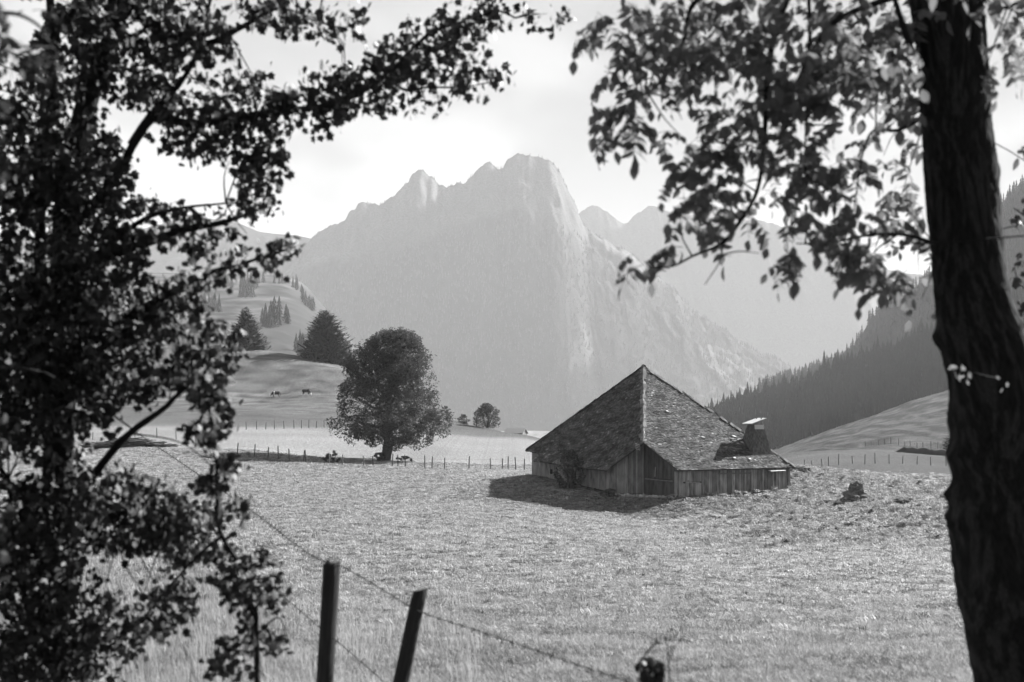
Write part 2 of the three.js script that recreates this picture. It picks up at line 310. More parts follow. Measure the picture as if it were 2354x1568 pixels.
wood(slopeR2, 'forest', 'paler hazy spruce wood on the farther slope at right', [1700, 1740], [2900, 2700], 6500, 15, 24, (u, t) => t < 0.85, tinyGeos, 22);
wood(massif, 'forest', 'hazy woodland on the lower flanks of the massif', [380, 450], [1990, 1900], 17000, 11, 19, (u, t, q) => { const f = fbm(u * 0.012, t * 9, 3); const p = spot(massif, u, t, 380, 1990); return p[1] < treeline(p[0]) + 60 * f && t < 0.93 && q() < 0.9 - 0.6 * smooth(0.1, 0.35, f); }, tinyGeos, 23);
{ // spruces standing along the crest of the massif, too far to tell apart
  const q = rng(31), m = [];
  for (let k = 0; k < 900; k++) { const u = lerp(640, 1900, q()), p = spot(massif, u, 0.007 * q(), 380, 1990), h = lerp(7, 19, q() * q()) * (u > 1330 || (u > 840 && u < 1160) || u > 1215 || u < 760 ? 1 : 0.35); p[1] -= 2; if (fbm(u * 0.05, 2, 2) > -0.15) m.push(pose(p, h, 1, q() * 6)); }
  instances(add(new THREE.Group(), 'forest', { kind: 'stuff', label: 'sparse spruces bristling along the massif skyline', category: 'forest' }), 'spruces', tinyGeos[1], spruceMat, m);
}
function spruceTree(p, h, w, label, group, geo, a, name = 'spruce_tree') {
  const t = thing(name, label, 'tree', p, group); t.rotation.y = a; t.scale.set(h * w, h, h * w);
  part(t, 'crown', geo, spruceMat); part(t, 'trunk', farTrunk, trunkDark); return t;
}
{
  const q = rng(41);
  for (let k = 0; k < 46; k++) {      // treeline on the right slope
    const u = 1585 + k * 12.4 + q() * 7, p = spot(slopeR, u, 0.012 + 0.03 * q(), 1500, 2900), h = 11 + 13 * q() * q(); p[1] -= 0.5;
    spruceTree(p, h, 0.95 + 0.3 * q(), 'spruce standing out along the upper treeline of the near right wood', 'spruces on the right treeline', farGeos[k % 3], q() * 6);
  }
  // clumps on the alpine pasture: u, v-range as slope share, count, size
  const clumps = [[572, 0.32, 10, 26, 22, 'tall dense clump at the top of the alpine pasture'], [562, 0.42, 8, 26, 20, 'clump just below the tall dense one on the alpine pasture'], [600, 0.22, 3, 10, 16, 'tiny group at the upper rim of the alpine pasture'], [640, 0.2, 4, 18, 14, 'small group near the wood at the pasture rim'], [480, 0.58, 9, 40, 17, 'loose row across the middle of the alpine pasture'], [430, 0.66, 8, 40, 15, 'loose row by the left foliage on the alpine pasture'], [640, 0.7, 14, 30, 20, 'big clump between the two hilltop conifers'], [612, 0.72, 8, 18, 20, 'clump rising right of the many-topped conifer'], [688, 0.86, 4, 10, 17, 'small group just left of the broad conifer'], [682, 0.22, 5, 14, 18, 'group at the upper right corner of the alpine pasture'], [708, 0.4, 8, 20, 18, 'clump against the wood at the right of the alpine pasture'], [520, 0.3, 5, 20, 16, 'scattered group left of the tall dense clump'], [380, 0.72, 6, 30, 16, 'lowest group behind the left foliage']];
  clumps.forEach(([u, t, n, spread, h, where], c) => { for (let k = 0; k < n; k++) {
    const tt = clamp(t + (q() - 0.5) * 0.05), us = u + (q() - 0.5) * spread * 1.6, p = spot(alp, us, tt, -900, 1200);
    spruceTree(p, h * (0.6 + 0.5 * q()), 1 + 0.3 * q(), `hazy spruce of the ${where}`, `spruces of the ${where}`, farGeos[k % 3], q() * 6);
  } });
}
function bigConifer(label, p, h, profile, seed, leaders = 1) {
  const r = rng(seed), t = thing('conifer_tree', label, 'tree', p), tr = new MB(), nd = new MB();
  tr.tube([new THREE.Vector3(0, -0.6, 0), new THREE.Vector3(0, h * 0.5, 0), new THREE.Vector3(0, h * 0.97, 0)], [h * 0.028, h * 0.016, 0.03], 8);
  const spray = (o, dir, len, wid, droop) => {          // one flat needled bough, upturned at the tip
    const side = new THREE.Vector3(-dir.z, 0, dir.x), n = 5; let prev = null;
    for (let k = 0; k <= n; k++) {
      const s = k / n, q = o.clone().addScaledVector(dir, len * s); q.y += -droop * len * Math.sin(s * 2.2) * 0.55 + 0.22 * len * s * s;
      const w = wid * (1 - s * 0.9) * (k % 2 ? 1 : 0.55), a = nd.vert(q.x + side.x * w, q.y - 0.1 * w, q.z + side.z * w), b = nd.vert(q.x - side.x * w, q.y - 0.1 * w, q.z - side.z * w), m = nd.vert(q.x, q.y + 0.12 * w, q.z);
      if (prev) { nd.quad(prev[0], prev[2], m, a); nd.quad(prev[2], prev[1], b, m); }
      prev = [a, b, m];
    }
  };
  const levels = Math.round(h * 2.3);
  for (let l = 0; l < levels; l++) {
    const s = 0.04 + 0.95 * l / levels, R = profile(s) * (0.86 + 0.28 * r()), n = Math.round(6 + 9 * (1 - s));
    for (let k = 0; k < n; k++) {
      const a = k / n * Math.PI * 2 + r() * 0.7 + l * 2.4, dir = new THREE.Vector3(Math.cos(a), 0, Math.sin(a)), L = R * (0.75 + 0.4 * r());
      const o = new THREE.Vector3(0, h * s + (r() - 0.5) * 0.4, 0);
      spray(o, dir, L, L * 0.3 + 0.14, 0.45 - 0.5 * s);
      for (let m = 0; m < 4; m++) { const e = 0.35 + 0.16 * m, b = a + (m % 2 ? 0.8 : -0.8), oo = o.clone().addScaledVector(dir, L * e); oo.y -= L * 0.12; spray(oo, new THREE.Vector3(Math.cos(b), 0, Math.sin(b)), L * (0.46 - 0.05 * m), L * 0.12 + 0.08, 0.4); }
    }
  }
  for (let k = 1; k < leaders; k++) {                     // extra leaders like candle arms
    const a = r() * 6.3, rr = h * (0.07 + 0.08 * r()), y0 = h * (0.6 + 0.1 * r()), y1 = h * (0.82 + 0.16 * r()), c = [Math.cos(a) * rr, Math.sin(a) * rr];
    tr.tube([new THREE.Vector3(0, y0 - 0.5, 0), new THREE.Vector3(c[0] * 0.9, y0 + 0.3, c[1] * 0.9), new THREE.Vector3(c[0], y1, c[1])], [0.12, 0.09, 0.02], 5);
    for (let l = 0; l < 16; l++) { const y = lerp(y0, y1, l / 16), b = l * 2.4; for (const e of [0, 2.1, 4.2]) spray(new THREE.Vector3(c[0], y, c[1]), new THREE.Vector3(Math.cos(b + e), 0, Math.sin(b + e)), (1 - l / 18) * h * 0.075, h * 0.018, -0.3); }
  }
  part(t, 'trunk', tr.geo(), trunkDark); part(t, 'crown', nd.geo(true), coniferMat, { kind: 'stuff' });
  return t;
}
bigConifer('dark many-topped conifer on the hill crest beside the left foliage', at(566, 352, -0.4), 12.4, s => 7.0 * Math.pow(1 - s, 0.7) * (s < 0.12 ? 0.8 : 1), 51, 6);
bigConifer('broad dark conifer with rounded cone crown on the hill crest', at(748, 346, -0.4), 15.2, s => 8.6 * Math.pow(1 - s * s * 0.98, 0.62) * (1 - 0.22 * s) * (s < 0.08 ? 0.8 : 1), 52, 4);
bigConifer('smaller conifer pressed against the right side of the broad conifer', at(790, 352, -0.3), 8.4, s => 4.4 * Math.pow(1 - s, 0.55), 53, 3);
bigConifer('grey spruce half hidden behind the big tree trunk at right', at(2205, 250, -0.2), 10, s => 3.4 * Math.pow(1 - s, 0.8), 54, 1);

// ---------------------------------------------------------------- broadleaf trees in the field
const barkMat = grey(0.07, 1), broadMat = leafMat(0.065, 0.4);
function leafCloud(mb, centres, r, perClump, size, rnd) {      // small folded leaf faces spread through clumps
  for (const [c, rad, n] of centres) for (let k = 0; k < (n ?? perClump); k++) {
    const a = rnd() * Math.PI * 2, z = rnd() * 2 - 1, s = Math.sqrt(1 - z * z), q = rad * Math.cbrt(0.25 + 0.75 * rnd());
    const o = new THREE.Vector3(c.x + Math.cos(a) * s * q, c.y + z * q * 0.85, c.z + Math.sin(a) * s * q);
    const n1 = new THREE.Vector3(rnd() - 0.5, rnd() * 0.9 + 0.1, rnd() - 0.5).normalize(), t = new THREE.Vector3(rnd() - 0.5, rnd() * 0.5 - 0.45, rnd() - 0.5).cross(n1).normalize(), b = n1.clone().cross(t), L = size * (0.6 + 0.8 * rnd());
    const v = (e, f, g) => mb.vert(o.x + t.x * e + b.x * f + n1.x * g, o.y + t.y * e + b.y * f + n1.y * g, o.z + t.z * e + b.z * f + n1.z * g);
    const p0 = v(-L, 0, 0), p1 = v(0, L * 0.42, L * 0.12), p2 = v(L, 0, -L * 0.25), p3 = v(0, -L * 0.42, L * 0.12);
    mb.tri(p0, p1, p2); mb.tri(p0, p2, p3);
  }
}
{
  const d = 150, base = at(890, d, -0.2), s = d / FOCAL, t = thing('broadleaf_tree', 'large round crowned tree standing alone by the fence in mid pasture', 'tree', base), r = rng(61);
  const prof = [[757, 895, 930], [775, 855, 960], [800, 826, 973], [830, 800, 986], [860, 790, 986], [890, 786, 994], [912, 792, 1006], [935, 780, 1026], [965, 775, 1030], [985, 768, 1026], [1000, 773, 1010], [1012, 840, 992], [1030, 872, 945]];
  const edge = (v, k) => { let i = 0; while (i < prof.length - 2 && v > prof[i + 1][0]) i++; const e = clamp((v - prof[i][0]) / (prof[i + 1][0] - prof[i][0])); return lerp(prof[i][k], prof[i + 1][k], e); };
  const y = v => (V0 - v) * s + EYE - base.y;
  const trunk = new MB(), tips = [];
  trunk.tube(curve([new THREE.Vector3(-0.5, -0.3, 0), new THREE.Vector3(-0.12, 0.9, 0), new THREE.Vector3(0.1, 2.2, 0), new THREE.Vector3(0.2, 5, 0), new THREE.Vector3(0.4, 9, 0), new THREE.Vector3(0.9, 13.6, 0)], 18), Array.from({ length: 19 }, (_, i) => 0.72 * Math.pow(1 - i / 19, 0.8) + 0.06 + (i < 2 ? 0.28 - 0.14 * i : 0)), 9, undefined, 0.3);
  for (let k = 0; k < 26; k++) {
    const h = 2.6 + k * 0.38, a = k * 2.4, v = V0 - (h + 1.6 - EYE + base.y) / s, R = (edge(clamp(v, 760, 1025), 2) - edge(clamp(v, 760, 1025), 1)) / 2 * s * 0.75;
    const o = new THREE.Vector3(0.2 + h * 0.02, h, 0), e = o.clone().add(new THREE.Vector3(Math.cos(a) * R, 1.2 + 1.4 * r(), Math.sin(a) * R));
    trunk.tube(curve([o, o.clone().lerp(e, 0.5).add(new THREE.Vector3(0, -0.25, 0)), e], 6), [0.2, 0.17, 0.14, 0.11, 0.08, 0.05, 0.03].map(q => q * (1.2 - k / 40)), 5); tips.push(e);
  }
  part(t, 'trunk', trunk.geo(), barkMat);
  const cl = [];
  for (let k = 0; k < 1400; k++) {
    const v = 766 + 256 * r(), L = (edge(v, 1) - 890) * s, Rr = (edge(v, 2) - 890) * s, a = r() * Math.PI * 2, q = Math.pow(r(), 0.46), half = (Rr - L) / 2 + 0.15, mid = (Rr + L) / 2;
    const c = new THREE.Vector3(mid + Math.cos(a) * half * q * (1 + 0.22 * fbm3(Math.cos(a) * 1.6, v * 0.022, Math.sin(a) * 1.6, 2)), y(v) + (r() - 0.5) * 0.6, Math.sin(a) * half * q * 0.95);
    if (fbm3(c.x * 0.35, c.y * 0.35, c.z * 0.35, 2) < -0.21) continue;
    cl.push([c, 0.45 + 0.45 * r(), 26 + Math.floor(30 * r())]);
  }
  const mb = new MB(); leafCloud(mb, cl, 0, 40, 0.17, r);
  part(t, 'crown', mb.geo(true), broadMat, { kind: 'stuff' });
}
function bush(name, label, category, p, w, h, n, size, seed, mat = broadMat, stemH = 0.35) {
  const t = thing(name, label, category, p), r = rng(seed), st = new MB(), cl = [];
  for (let k = 0; k < 5; k++) { const a = k * 1.3; st.tube([new THREE.Vector3(0.05 * k - 0.1, -0.15, 0), new THREE.Vector3(Math.cos(a) * w * 0.15, h * 0.4, Math.sin(a) * w * 0.15), new THREE.Vector3(Math.cos(a) * w * 0.3, h * 0.8, Math.sin(a) * w * 0.3)], [0.03 * h, 0.022 * h, 0.006 * h], 5); }
  for (let k = 0; k < n; k++) { const a = r() * 6.28, v = Math.pow(r(), 0.8), q = Math.sqrt(r()) * w / 2 * Math.sin(Math.PI * clamp(0.22 + 0.72 * v)) ; cl.push([new THREE.Vector3(Math.cos(a) * q, h * (stemH + (1 - stemH) * v) - 0.05 * h, Math.sin(a) * q), 0.11 * Math.min(w, h), 30]); }
  const mb = new MB(); leafCloud(mb, cl, 0, 30, size, r);
  part(t, 'stems', st.geo(), barkMat); part(t, 'foliage', mb.geo(true), mat, { kind: 'stuff' }); return t;
}
bush('round_tree', 'small round hazy tree on the rise left of the hut roof', 'tree', at(1120, 258, -0.3), 6.0, 5.4, 110, 0.2, 71, broadMat, 0.12);
bush('shrub', 'low shrub left of the small round tree on the rise', 'shrub', at(1065, 268, -0.2), 3.0, 2.2, 30, 0.16, 72, broadMat, 0.1);
bush('shrub', 'tiny shrub on the hill flank beside the lone tree crown', 'shrub', at(1026, 296, -0.2), 2.4, 2.0, 24, 0.16, 73, broadMat, 0.1);
bush('shrub', 'scrubby weeds at the fence left of the lone tree', 'shrub', at(762, 141, -0.1), 2.2, 1.5, 20, 0.13, 74, broadMat, 0.1);
bush('shrub', 'dark nettle clump at the foot of the lone tree trunk', 'shrub', at(872, 149, -0.1), 2.0, 1.2, 22, 0.13, 75, broadMat, 0.1);
bush('shrub', 'low weeds just right of the lone tree trunk', 'shrub', at(930, 148, -0.1), 2.8, 0.8, 22, 0.13, 76, broadMat, 0.1);

// ---------------------------------------------------------------- the hut
const boardTex = noiseTex(512, (u, v) => 0.62 + 0.55 * tileNoise(u * 1, v * 1, 3, 3) * 0.4 + 0.45 * (fbm(u * 46, v * 1.6, 3)));
const hutY = EYE - 5.75;
const hut = thing('alpine_hut', 'old wooden alpine hut with steep pyramid shingle roof standing in the pasture', 'hut', [11.9, hutY, -90]);
hut.rotation.y = 25 * Math.PI / 180;
{
  const r = rng(81), V = (a, y, b) => new THREE.Vector3(a, y, -b);       // a along the front wall, b towards the back
  const apex = V(3.3, 9.93, 10), C = V(-2.9, 1.85, -0.35), Fe = V(0.02, 1.95, -0.35), Re = V(10.6, 2.0, -0.35), Be = V(10.6, 2.0, 19.2), Le = V(-2.9, 2.95, 19.2);
  const Hh = apex.clone().lerp(C, 0.745), Ae = C.clone().lerp(Le, 4.7 / 19.55);
  const shTones = [0.055, 0.075, 0.1, 0.13];
  const shMat = grey(1, 0.8, { vertexColors: true }), deckMat = grey(0.06);
  const plane = (a, b, c) => new THREE.Plane().setFromCoplanarPoints(a, b, c);
  const planeY = (p, x, z) => (-p.constant - p.normal.x * x - p.normal.z * z) / p.normal.y;
  const pl = plane(apex, C, Le), pf = plane(apex, C, Re), pr = plane(apex, Re, Be), pb = plane(apex, Be, Le);
  const roofY = (a, b) => Math.min(planeY(pl, a, -b), planeY(pf, a, -b), planeY(pr, a, -b), planeY(pb, a, -b));
  function roofFace(name, poly, eaveDir, data, slopeTone = 1) {
    const n = new THREE.Vector3().crossVectors(poly[1].clone().sub(poly[0]), poly[2].clone().sub(poly[0])).normalize(); if (n.y < 0) n.negate();
    const s = eaveDir.clone().normalize(), up = new THREE.Vector3().crossVectors(n, s).normalize(); if (up.y < 0) up.negate();
    const deck = new MB(), low = poly.map(q => q.clone().addScaledVector(n, -0.1));
    deck.poly(poly.map(q => q.toArray())); deck.poly(low.map(q => q.toArray()).reverse());
    poly.forEach((q, k) => { const e = (k + 1) % poly.length; deck.poly([q, poly[e], low[e], low[k]].map(w => w.toArray())); });
    const face = part(hut, name, deck.geo(true), deckMat, data);
    const o = poly[0], P2 = poly.map(q => { const e = q.clone().sub(o); return [e.dot(s), e.dot(up)]; });
    const inside = (x, y) => { let c = false; for (let i = 0, j = P2.length - 1; i < P2.length; j = i++) { const [xi, yi] = P2[i], [xj, yj] = P2[j]; if (yi > y !== yj > y && x < (xj - xi) * (y - yi) / (yj - yi) + xi) c = !c; } return c; };
    const xs = P2.map(q => q[0]), ys = P2.map(q => q[1]), mb = new MB(), step = 0.135;
    for (let y = Math.min(...ys) - 0.05, row = 0; y < Math.max(...ys); y += step, row++) {
      const sag = 0.03 * Math.sin(row * 0.7);
      for (let x = Math.min(...xs); x < Math.max(...xs);) {
        const w = 0.1 + 0.1 * r();
        if (inside(x + w / 2, y + step * 0.7) && r() > 0.012) {
          const tone = slopeTone * shTones[Math.floor(r() * 4)] * (0.8 + 0.75 * fbm(x * 0.4, y * 1.1, 4)) * (r() < 0.05 ? 2.2 : 1), lift = 0.045 + 0.025 * r(), len = step * (1.35 + 0.3 * r()), y0 = y + 0.03 * r() + sag * fbm(x * 0.4, row, 1), tilt = (r() - 0.5) * 0.02;
          const pt = (e, f, g) => { const q = o.clone().addScaledVector(s, e).addScaledVector(up, f).addScaledVector(n, g); return [q.x, q.y, q.z]; };
          const gap = 0.006;
          mb.poly([pt(x + gap, y0, lift + tilt), pt(x + w - gap, y0, lift - tilt), pt(x + w - gap, y0 + len, 0.012), pt(x + gap, y0 + len, 0.012)], tone);
          mb.poly([pt(x + gap, y0, 0), pt(x + w - gap, y0, 0), pt(x + w - gap, y0, lift - tilt), pt(x + gap, y0, lift + tilt)], tone * 0.9);
        }
        x += w;
      }
    }
    part(face, 'shingles', mb.geo(true), shMat, { kind: 'stuff' });
    return { face, n, s, up, o };
  }
  const leftShade = 0.8;      // shade of the left slope is put into a darker shingle tone
  const left = roofFace('roof_slope', [Le, Ae, Hh, apex].map(q => q.clone()), Ae.clone().sub(Le), { label: 'shaded left roof slope' }, leftShade);
  const front = roofFace('roof_slope', [Fe, Re, apex, Hh].map(q => q.clone()), Re.clone().sub(Fe), { label: 'sun-grazed front roof slope of weathered shingles' });
  roofFace('roof_slope', [Re, Be, apex].map(q => q.clone()), Be.clone().sub(Re)); roofFace('roof_slope', [Be, Le, apex].map(q => q.clone()), Le.clone().sub(Be));
  // flatter skirt along the left eave
  const k0 = C.clone().lerp(Le, 0.86), sk = [k0.clone().add(V(0, 0.03, 0)), V(k0.x - 0.62, k0.y - 0.62, -k0.z), V(Ae.x - 0.38, Ae.y - 0.32, -Ae.z), Ae.clone().add(V(0, 0.03, 0))];
  roofFace('roof_skirt', sk, Ae.clone().sub(k0));
  // hip caps
  const cap = (a, b, tone = 0.07) => { const n = Math.round(a.distanceTo(b) / 0.32), mb = new MB(); for (let k = 0; k < n; k++) { const p = a.clone().lerp(b, k / n), q = a.clone().lerp(b, (k + 1.25) / n), t = q.clone().sub(p).normalize(), s = new THREE.Vector3(t.z, 0, -t.x).normalize(), w = 0.08 + 0.2 * r(), w2 = 0.08 + 0.24 * r(), h = 0.07 + 0.05 * r(), tn = tone * (0.6 + 0.8 * r()); p.addScaledVector(s, (r() - 0.5) * 0.1); q.addScaledVector(s, (r() - 0.5) * 0.1);
    const L = (c, e, f) => { const m = c.clone().addScaledVector(s, e); return [m.x, m.y + f, m.z]; };
    mb.poly([L(p, -w, 0.0), L(p, 0, h), L(q, 0, h + 0.05), L(q, -w, 0.05)], tn); mb.poly([L(p, 0, h), L(p, w2, 0), L(q, w2, 0.05), L(q, 0, h + 0.05)], tn); mb.poly([L(q, -w, 0.05), L(q, 0, h + 0.05), L(q, w, 0.05)], tn); } return part(hut, 'hip_cap', mb.geo(true), shMat, { kind: 'stuff' }); };
  cap(Hh.clone(), apex, 0.14); cap(Re, apex); cap(Be, apex); cap(Le, apex);  // front hip is paler: its sunlit band is put into the cap tone
  // loose pale shingles
  for (const [a, b] of [[2.55, 5.2], [4.1, 2.6], [5.6, 0.6], [6.9, 0.45], [6.6, 2.4], [7.0, 2.6], [7.25, 2.3], [7.3, 2.0], [6.85, 1.9]]) {
    const m = part(hut, 'loose_shingle', new THREE.BoxGeometry(0.22 + 0.2 * r(), 0.02, 0.2), grey(0.3)); m.position.set(a, roofY(a, b) + 0.11, -b); m.rotation.set(0.3 + 0.3 * r(), r() * 3, -0.25 * r());
  }
  // boarded walls
  const wood = [0.32, 0.25, 0.4, 0.21].map(v => grey(v, 0.95, { map: boardTex })), shadeBoards = [0.13, 0.1].map(v => grey(v, 0.95, { map: boardTex }));  // second list: shade of the notched corner put into darker board colour
  const boardGeo = (w, h0, h1, th, k) => { const mb = new MB(), u = k * 0.13; const c = [[0, 0], [w, 0]]; mb.hexa([[0, 0, 0, u, 0], [w, 0, 0, u + w, 0], [w, 0, -th, u + w, 0], [0, 0, -th, u, 0]], [[0, h0, 0, u, h0 / 3], [w, h1, 0, u + w, h1 / 3], [w, h1, -th, u + w, h1 / 3], [0, h0, -th, u, h0 / 3]]); return mb.geo(true); };
  function wall(label, A, B, bottom, width, holes = [], dark = false) {
    const dir = new THREE.Vector2(B[0] - A[0], B[1] - A[1]), L = dir.length(); dir.divideScalar(L);
    const g = new THREE.Group(); g.name = 'wall'; g.userData.label = label; hut.add(g);
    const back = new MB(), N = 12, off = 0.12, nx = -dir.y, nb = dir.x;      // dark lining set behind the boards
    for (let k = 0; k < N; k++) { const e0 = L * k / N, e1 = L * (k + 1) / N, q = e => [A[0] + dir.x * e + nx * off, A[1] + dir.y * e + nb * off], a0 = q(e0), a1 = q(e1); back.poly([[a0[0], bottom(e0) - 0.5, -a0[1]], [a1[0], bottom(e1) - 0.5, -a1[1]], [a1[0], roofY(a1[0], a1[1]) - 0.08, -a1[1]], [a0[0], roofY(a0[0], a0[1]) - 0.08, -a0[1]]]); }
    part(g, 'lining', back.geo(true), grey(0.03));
    let k = 0;
    for (let e = 0; e < L - 0.03; k++) {
      const w = Math.min(width * (0.75 + 0.5 * r()), L - e), gap = r() < 0.12 ? 0.03 : 0.008, xa = A[0] + dir.x * e, ba = A[1] + dir.y * e, xb = A[0] + dir.x * (e + w), bb = A[1] + dir.y * (e + w);
      const seg = [[bottom(e) + (r() < 0.2 ? 0.08 * r() : 0), null]], mid = e + w / 2;
      for (const [h0, h1, y0, y1] of holes) if (mid > h0 && mid < h1) { seg[0][1] = y0; seg.push([y1, null]); }
      for (const [y0, y1] of seg) {
        const t0 = y1 ?? roofY(xa, ba) - 0.14, t1 = y1 ?? roofY(xb, bb) - 0.14; if (t0 - y0 < 0.1) continue;
        const m = part(g, 'board', boardGeo(w - gap, t0 - y0, t1 - y0, 0.03, k), dark === 2 ? shadeBoards[Math.floor(r() * 2)] : wood[Math.floor(r() * (dark ? 2 : 4))]);
        const out = 0.012 * r() + (k % 2 ? 0.02 : 0);
        m.position.set(xa - nx * -out * 0 + dir.y * out, y0, -(ba - dir.x * out)); m.rotation.y = Math.atan2(dir.y, dir.x);
      }
      e += w;
    }
    return g;
  }
  const F = [0, 0], R = [10.2, 0], A = [-2.58, 4.45], N = [-0.5, 3.6], L = [-2.58, 18.6], B = [10.2, 18.8];
  const fw = wall('front wall of grey upright boards under the low eave', F, R, e => e > 6.6 ? 0.25 : -0.02, 0.17, [[0.75, 2.2, 0.97, 1.08], [0.8, 1.4, 1.14, 1.2]]);
  wall('pale boarded gable wall in the notched corner', A, N, e => 0.05, 0.16);
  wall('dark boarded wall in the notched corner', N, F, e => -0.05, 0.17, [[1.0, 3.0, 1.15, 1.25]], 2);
  wall('left wall of dark gappy boards behind a bush', L, A, e => lerp(0.9, 0.15, e / 14), 0.2, [[3.4, 3.9, 1.1, 1.5]], true);
  wall('right hand end wall of upright boards', R, B, e => 0.1, 0.3); wall('rear wall of upright boards', B, L, e => 0.4, 0.4);
  part(hut, 'door_batten', new THREE.BoxGeometry(2.9, 0.09, 0.05), wood[3]).position.set(5.15, 1.62, 0.075);
  part(hut, 'door_post', new THREE.BoxGeometry(0.1, 1.75, 0.07), wood[1]).position.set(6.6, 0.85, 0.09);
  part(hut, 'window_bar', new THREE.BoxGeometry(1.2, 0.05, 0.04), wood[2]).position.set(1.5, 1.03, 0.06);
  part(hut, 'corner_post', new THREE.BoxGeometry(0.18, 2.1, 0.18), wood[0]).position.set(10.15, 1.0, 0.02);
  part(hut, 'corner_post', new THREE.BoxGeometry(0.16, 1.9, 0.16), wood[0]).position.set(0.04, 0.9, 0.0);
  { const p = part(hut, 'brace', new THREE.BoxGeometry(0.1, 0.75, 0.05), wood[2]); p.position.set(-0.42, 1.75, -2.1); p.rotation.set(0, 1.2, 0.35); }
  { const mb = new MB(); mb.tube([V(-0.62, 1.2, 3.2), V(-0.12, 1.12, 0.2)], [0.05, 0.05], 6); part(hut, 'rail', mb.geo(), wood[1]); }
  // pale sheet poking out under the eave
  { const p = part(hut, 'eave_board', new THREE.BoxGeometry(1.35, 0.03, 0.42), grey(0.45, 0.7), { label: 'pale board sticking out under the eave' }); p.position.set(8.75, 1.78, 0.45); p.rotation.set(0.12, 0.02, 0.02); }
  // small shingled hood under the foot of the hip
  for (let k = 0; k < 4; k++) for (let j = 0; j < 4 + k; j++) { const p = part(hut, 'hood_shingle', new THREE.BoxGeometry(0.17, 0.025, 0.34), grey(0.3 + 0.15 * r(), 0.8)); const q = Hh.clone().lerp(new THREE.Vector3((A[0] + 0) / 2 - 0.15, Hh.y, -(A[1] + 0) / 2 + 0.25), 0.25 + 0.09 * k); p.position.set(q.x - 0.34 + (j - (3 + k) / 2) * 0.15 * 0.5, Hh.y - 0.12 - 0.12 * k, q.z + 0.05 - (j - (3 + k) / 2) * 0.15 * 0.86 - 0.35); p.rotation.set(0, 1.05, 0); p.rotateX(0.3); }
  // chimney: tapering shingled shaft with a tilted lid
  const ch = new THREE.Group(); ch.name = 'chimney'; ch.userData.label = 'tapering shingled chimney with tilted pale lid'; hut.add(ch);
  { const mb = new MB(), c0 = [8.35, 1.75], b0 = 1.0, t0 = 0.42, y0 = 2.4, y1 = 5.25; const ring = (h, y) => [[c0[0] - h, y, -(c0[1] - h)], [c0[0] + h, y, -(c0[1] - h)], [c0[0] + h, y, -(c0[1] + h)], [c0[0] - h, y, -(c0[1] + h)]];
    mb.hexa(ring(b0, y0), ring(t0, y1)); part(ch, 'shaft', mb.geo(true), grey(0.09));
    const sh = new MB();
    for (let f = 0; f < 4; f++) for (let row = 0; row < 17; row++) { const ya = lerp(y0, y1 - 0.22, row / 17), yb = ya + 0.22, ha = lerp(b0, t0, (ya - y0) / (y1 - y0)) + 0.035, hb = lerp(b0, t0, (yb - y0) / (y1 - y0)) + 0.008; for (let e = -ha; e < ha - 0.03;) { const w = Math.min(0.1 + 0.08 * r(), ha - e), k = hb / ha, tone = (0.06 + 0.06 * r()); const Q = (s, h, y) => { const q = [[s, -h], [h, s], [-s, h], [-h, -s]][f]; return [c0[0] + q[0], y, -(c0[1] + q[1])]; }; sh.poly([Q(e + 0.004, ha, ya), Q(e + w - 0.004, ha, ya), Q((e + w - 0.004) * k, hb, yb), Q((e + 0.004) * k, hb, yb)], tone); e += w; } }
    part(ch, 'shingles', sh.geo(true), shMat, { kind: 'stuff' });
    const pan = part(ch, 'vent_panel', new THREE.BoxGeometry(0.84, 0.34, 0.03), grey(0.4)); pan.position.set(c0[0], 5.06, -(c0[1] - 0.5)); pan.rotation.x = -0.16;
    const lid = part(ch, 'lid', new THREE.BoxGeometry(1.45, 0.05, 1.25), grey(0.34, 0.8), { label: 'pale sunlit tilted lid' }); lid.position.set(c0[0] - 0.1, 5.52, -c0[1]); lid.rotation.z = 0.3;
    for (const s of [-1, 1]) part(ch, 'lid_post', new THREE.BoxGeometry(0.07, 0.75, 0.07), grey(0.1)).position.set(c0[0] + 0.34, 5.38, -c0[1] + s * 0.3);
  }
  // rubble plinth
  const stoneGeo = [0, 1, 2].map(k => { const g = new THREE.IcosahedronGeometry(0.5, 1), p = g.attributes.position; for (let i = 0; i < p.count; i++) { const x = p.getX(i), y = p.getY(i), z = p.getZ(i), q = 1 + 0.35 * fbm3(x * 2 + k * 5, y * 2, z * 2, 2); p.setXYZ(i, x * q, y * q, z * q); } g.computeVertexNormals(); return g; }), stoneMats = [0.2, 0.27, 0.34].map(v => grey(v));
  for (let k = 0; k < 46; k++) { const onFront = k < 26, e = onFront ? k * 0.4 - 0.1 : (k - 26) * 0.27; const p = onFront ? [e, 0.02] : [lerp(0, A[0], e / 5.2) , lerp(0, A[1], e / 5.2) - 0.05]; const m = part(hut, 'plinth_stone', stoneGeo[k % 3], stoneMats[Math.floor(r() * 3)]); m.position.set(p[0], -0.12 + 0.08 * r() + (e > 6.6 && onFront ? 0.15 : 0), -p[1] + 0.06); m.scale.set(0.42 + 0.2 * r(), 0.26 + 0.16 * r(), 0.3); m.rotation.y = r() * 3; }
}
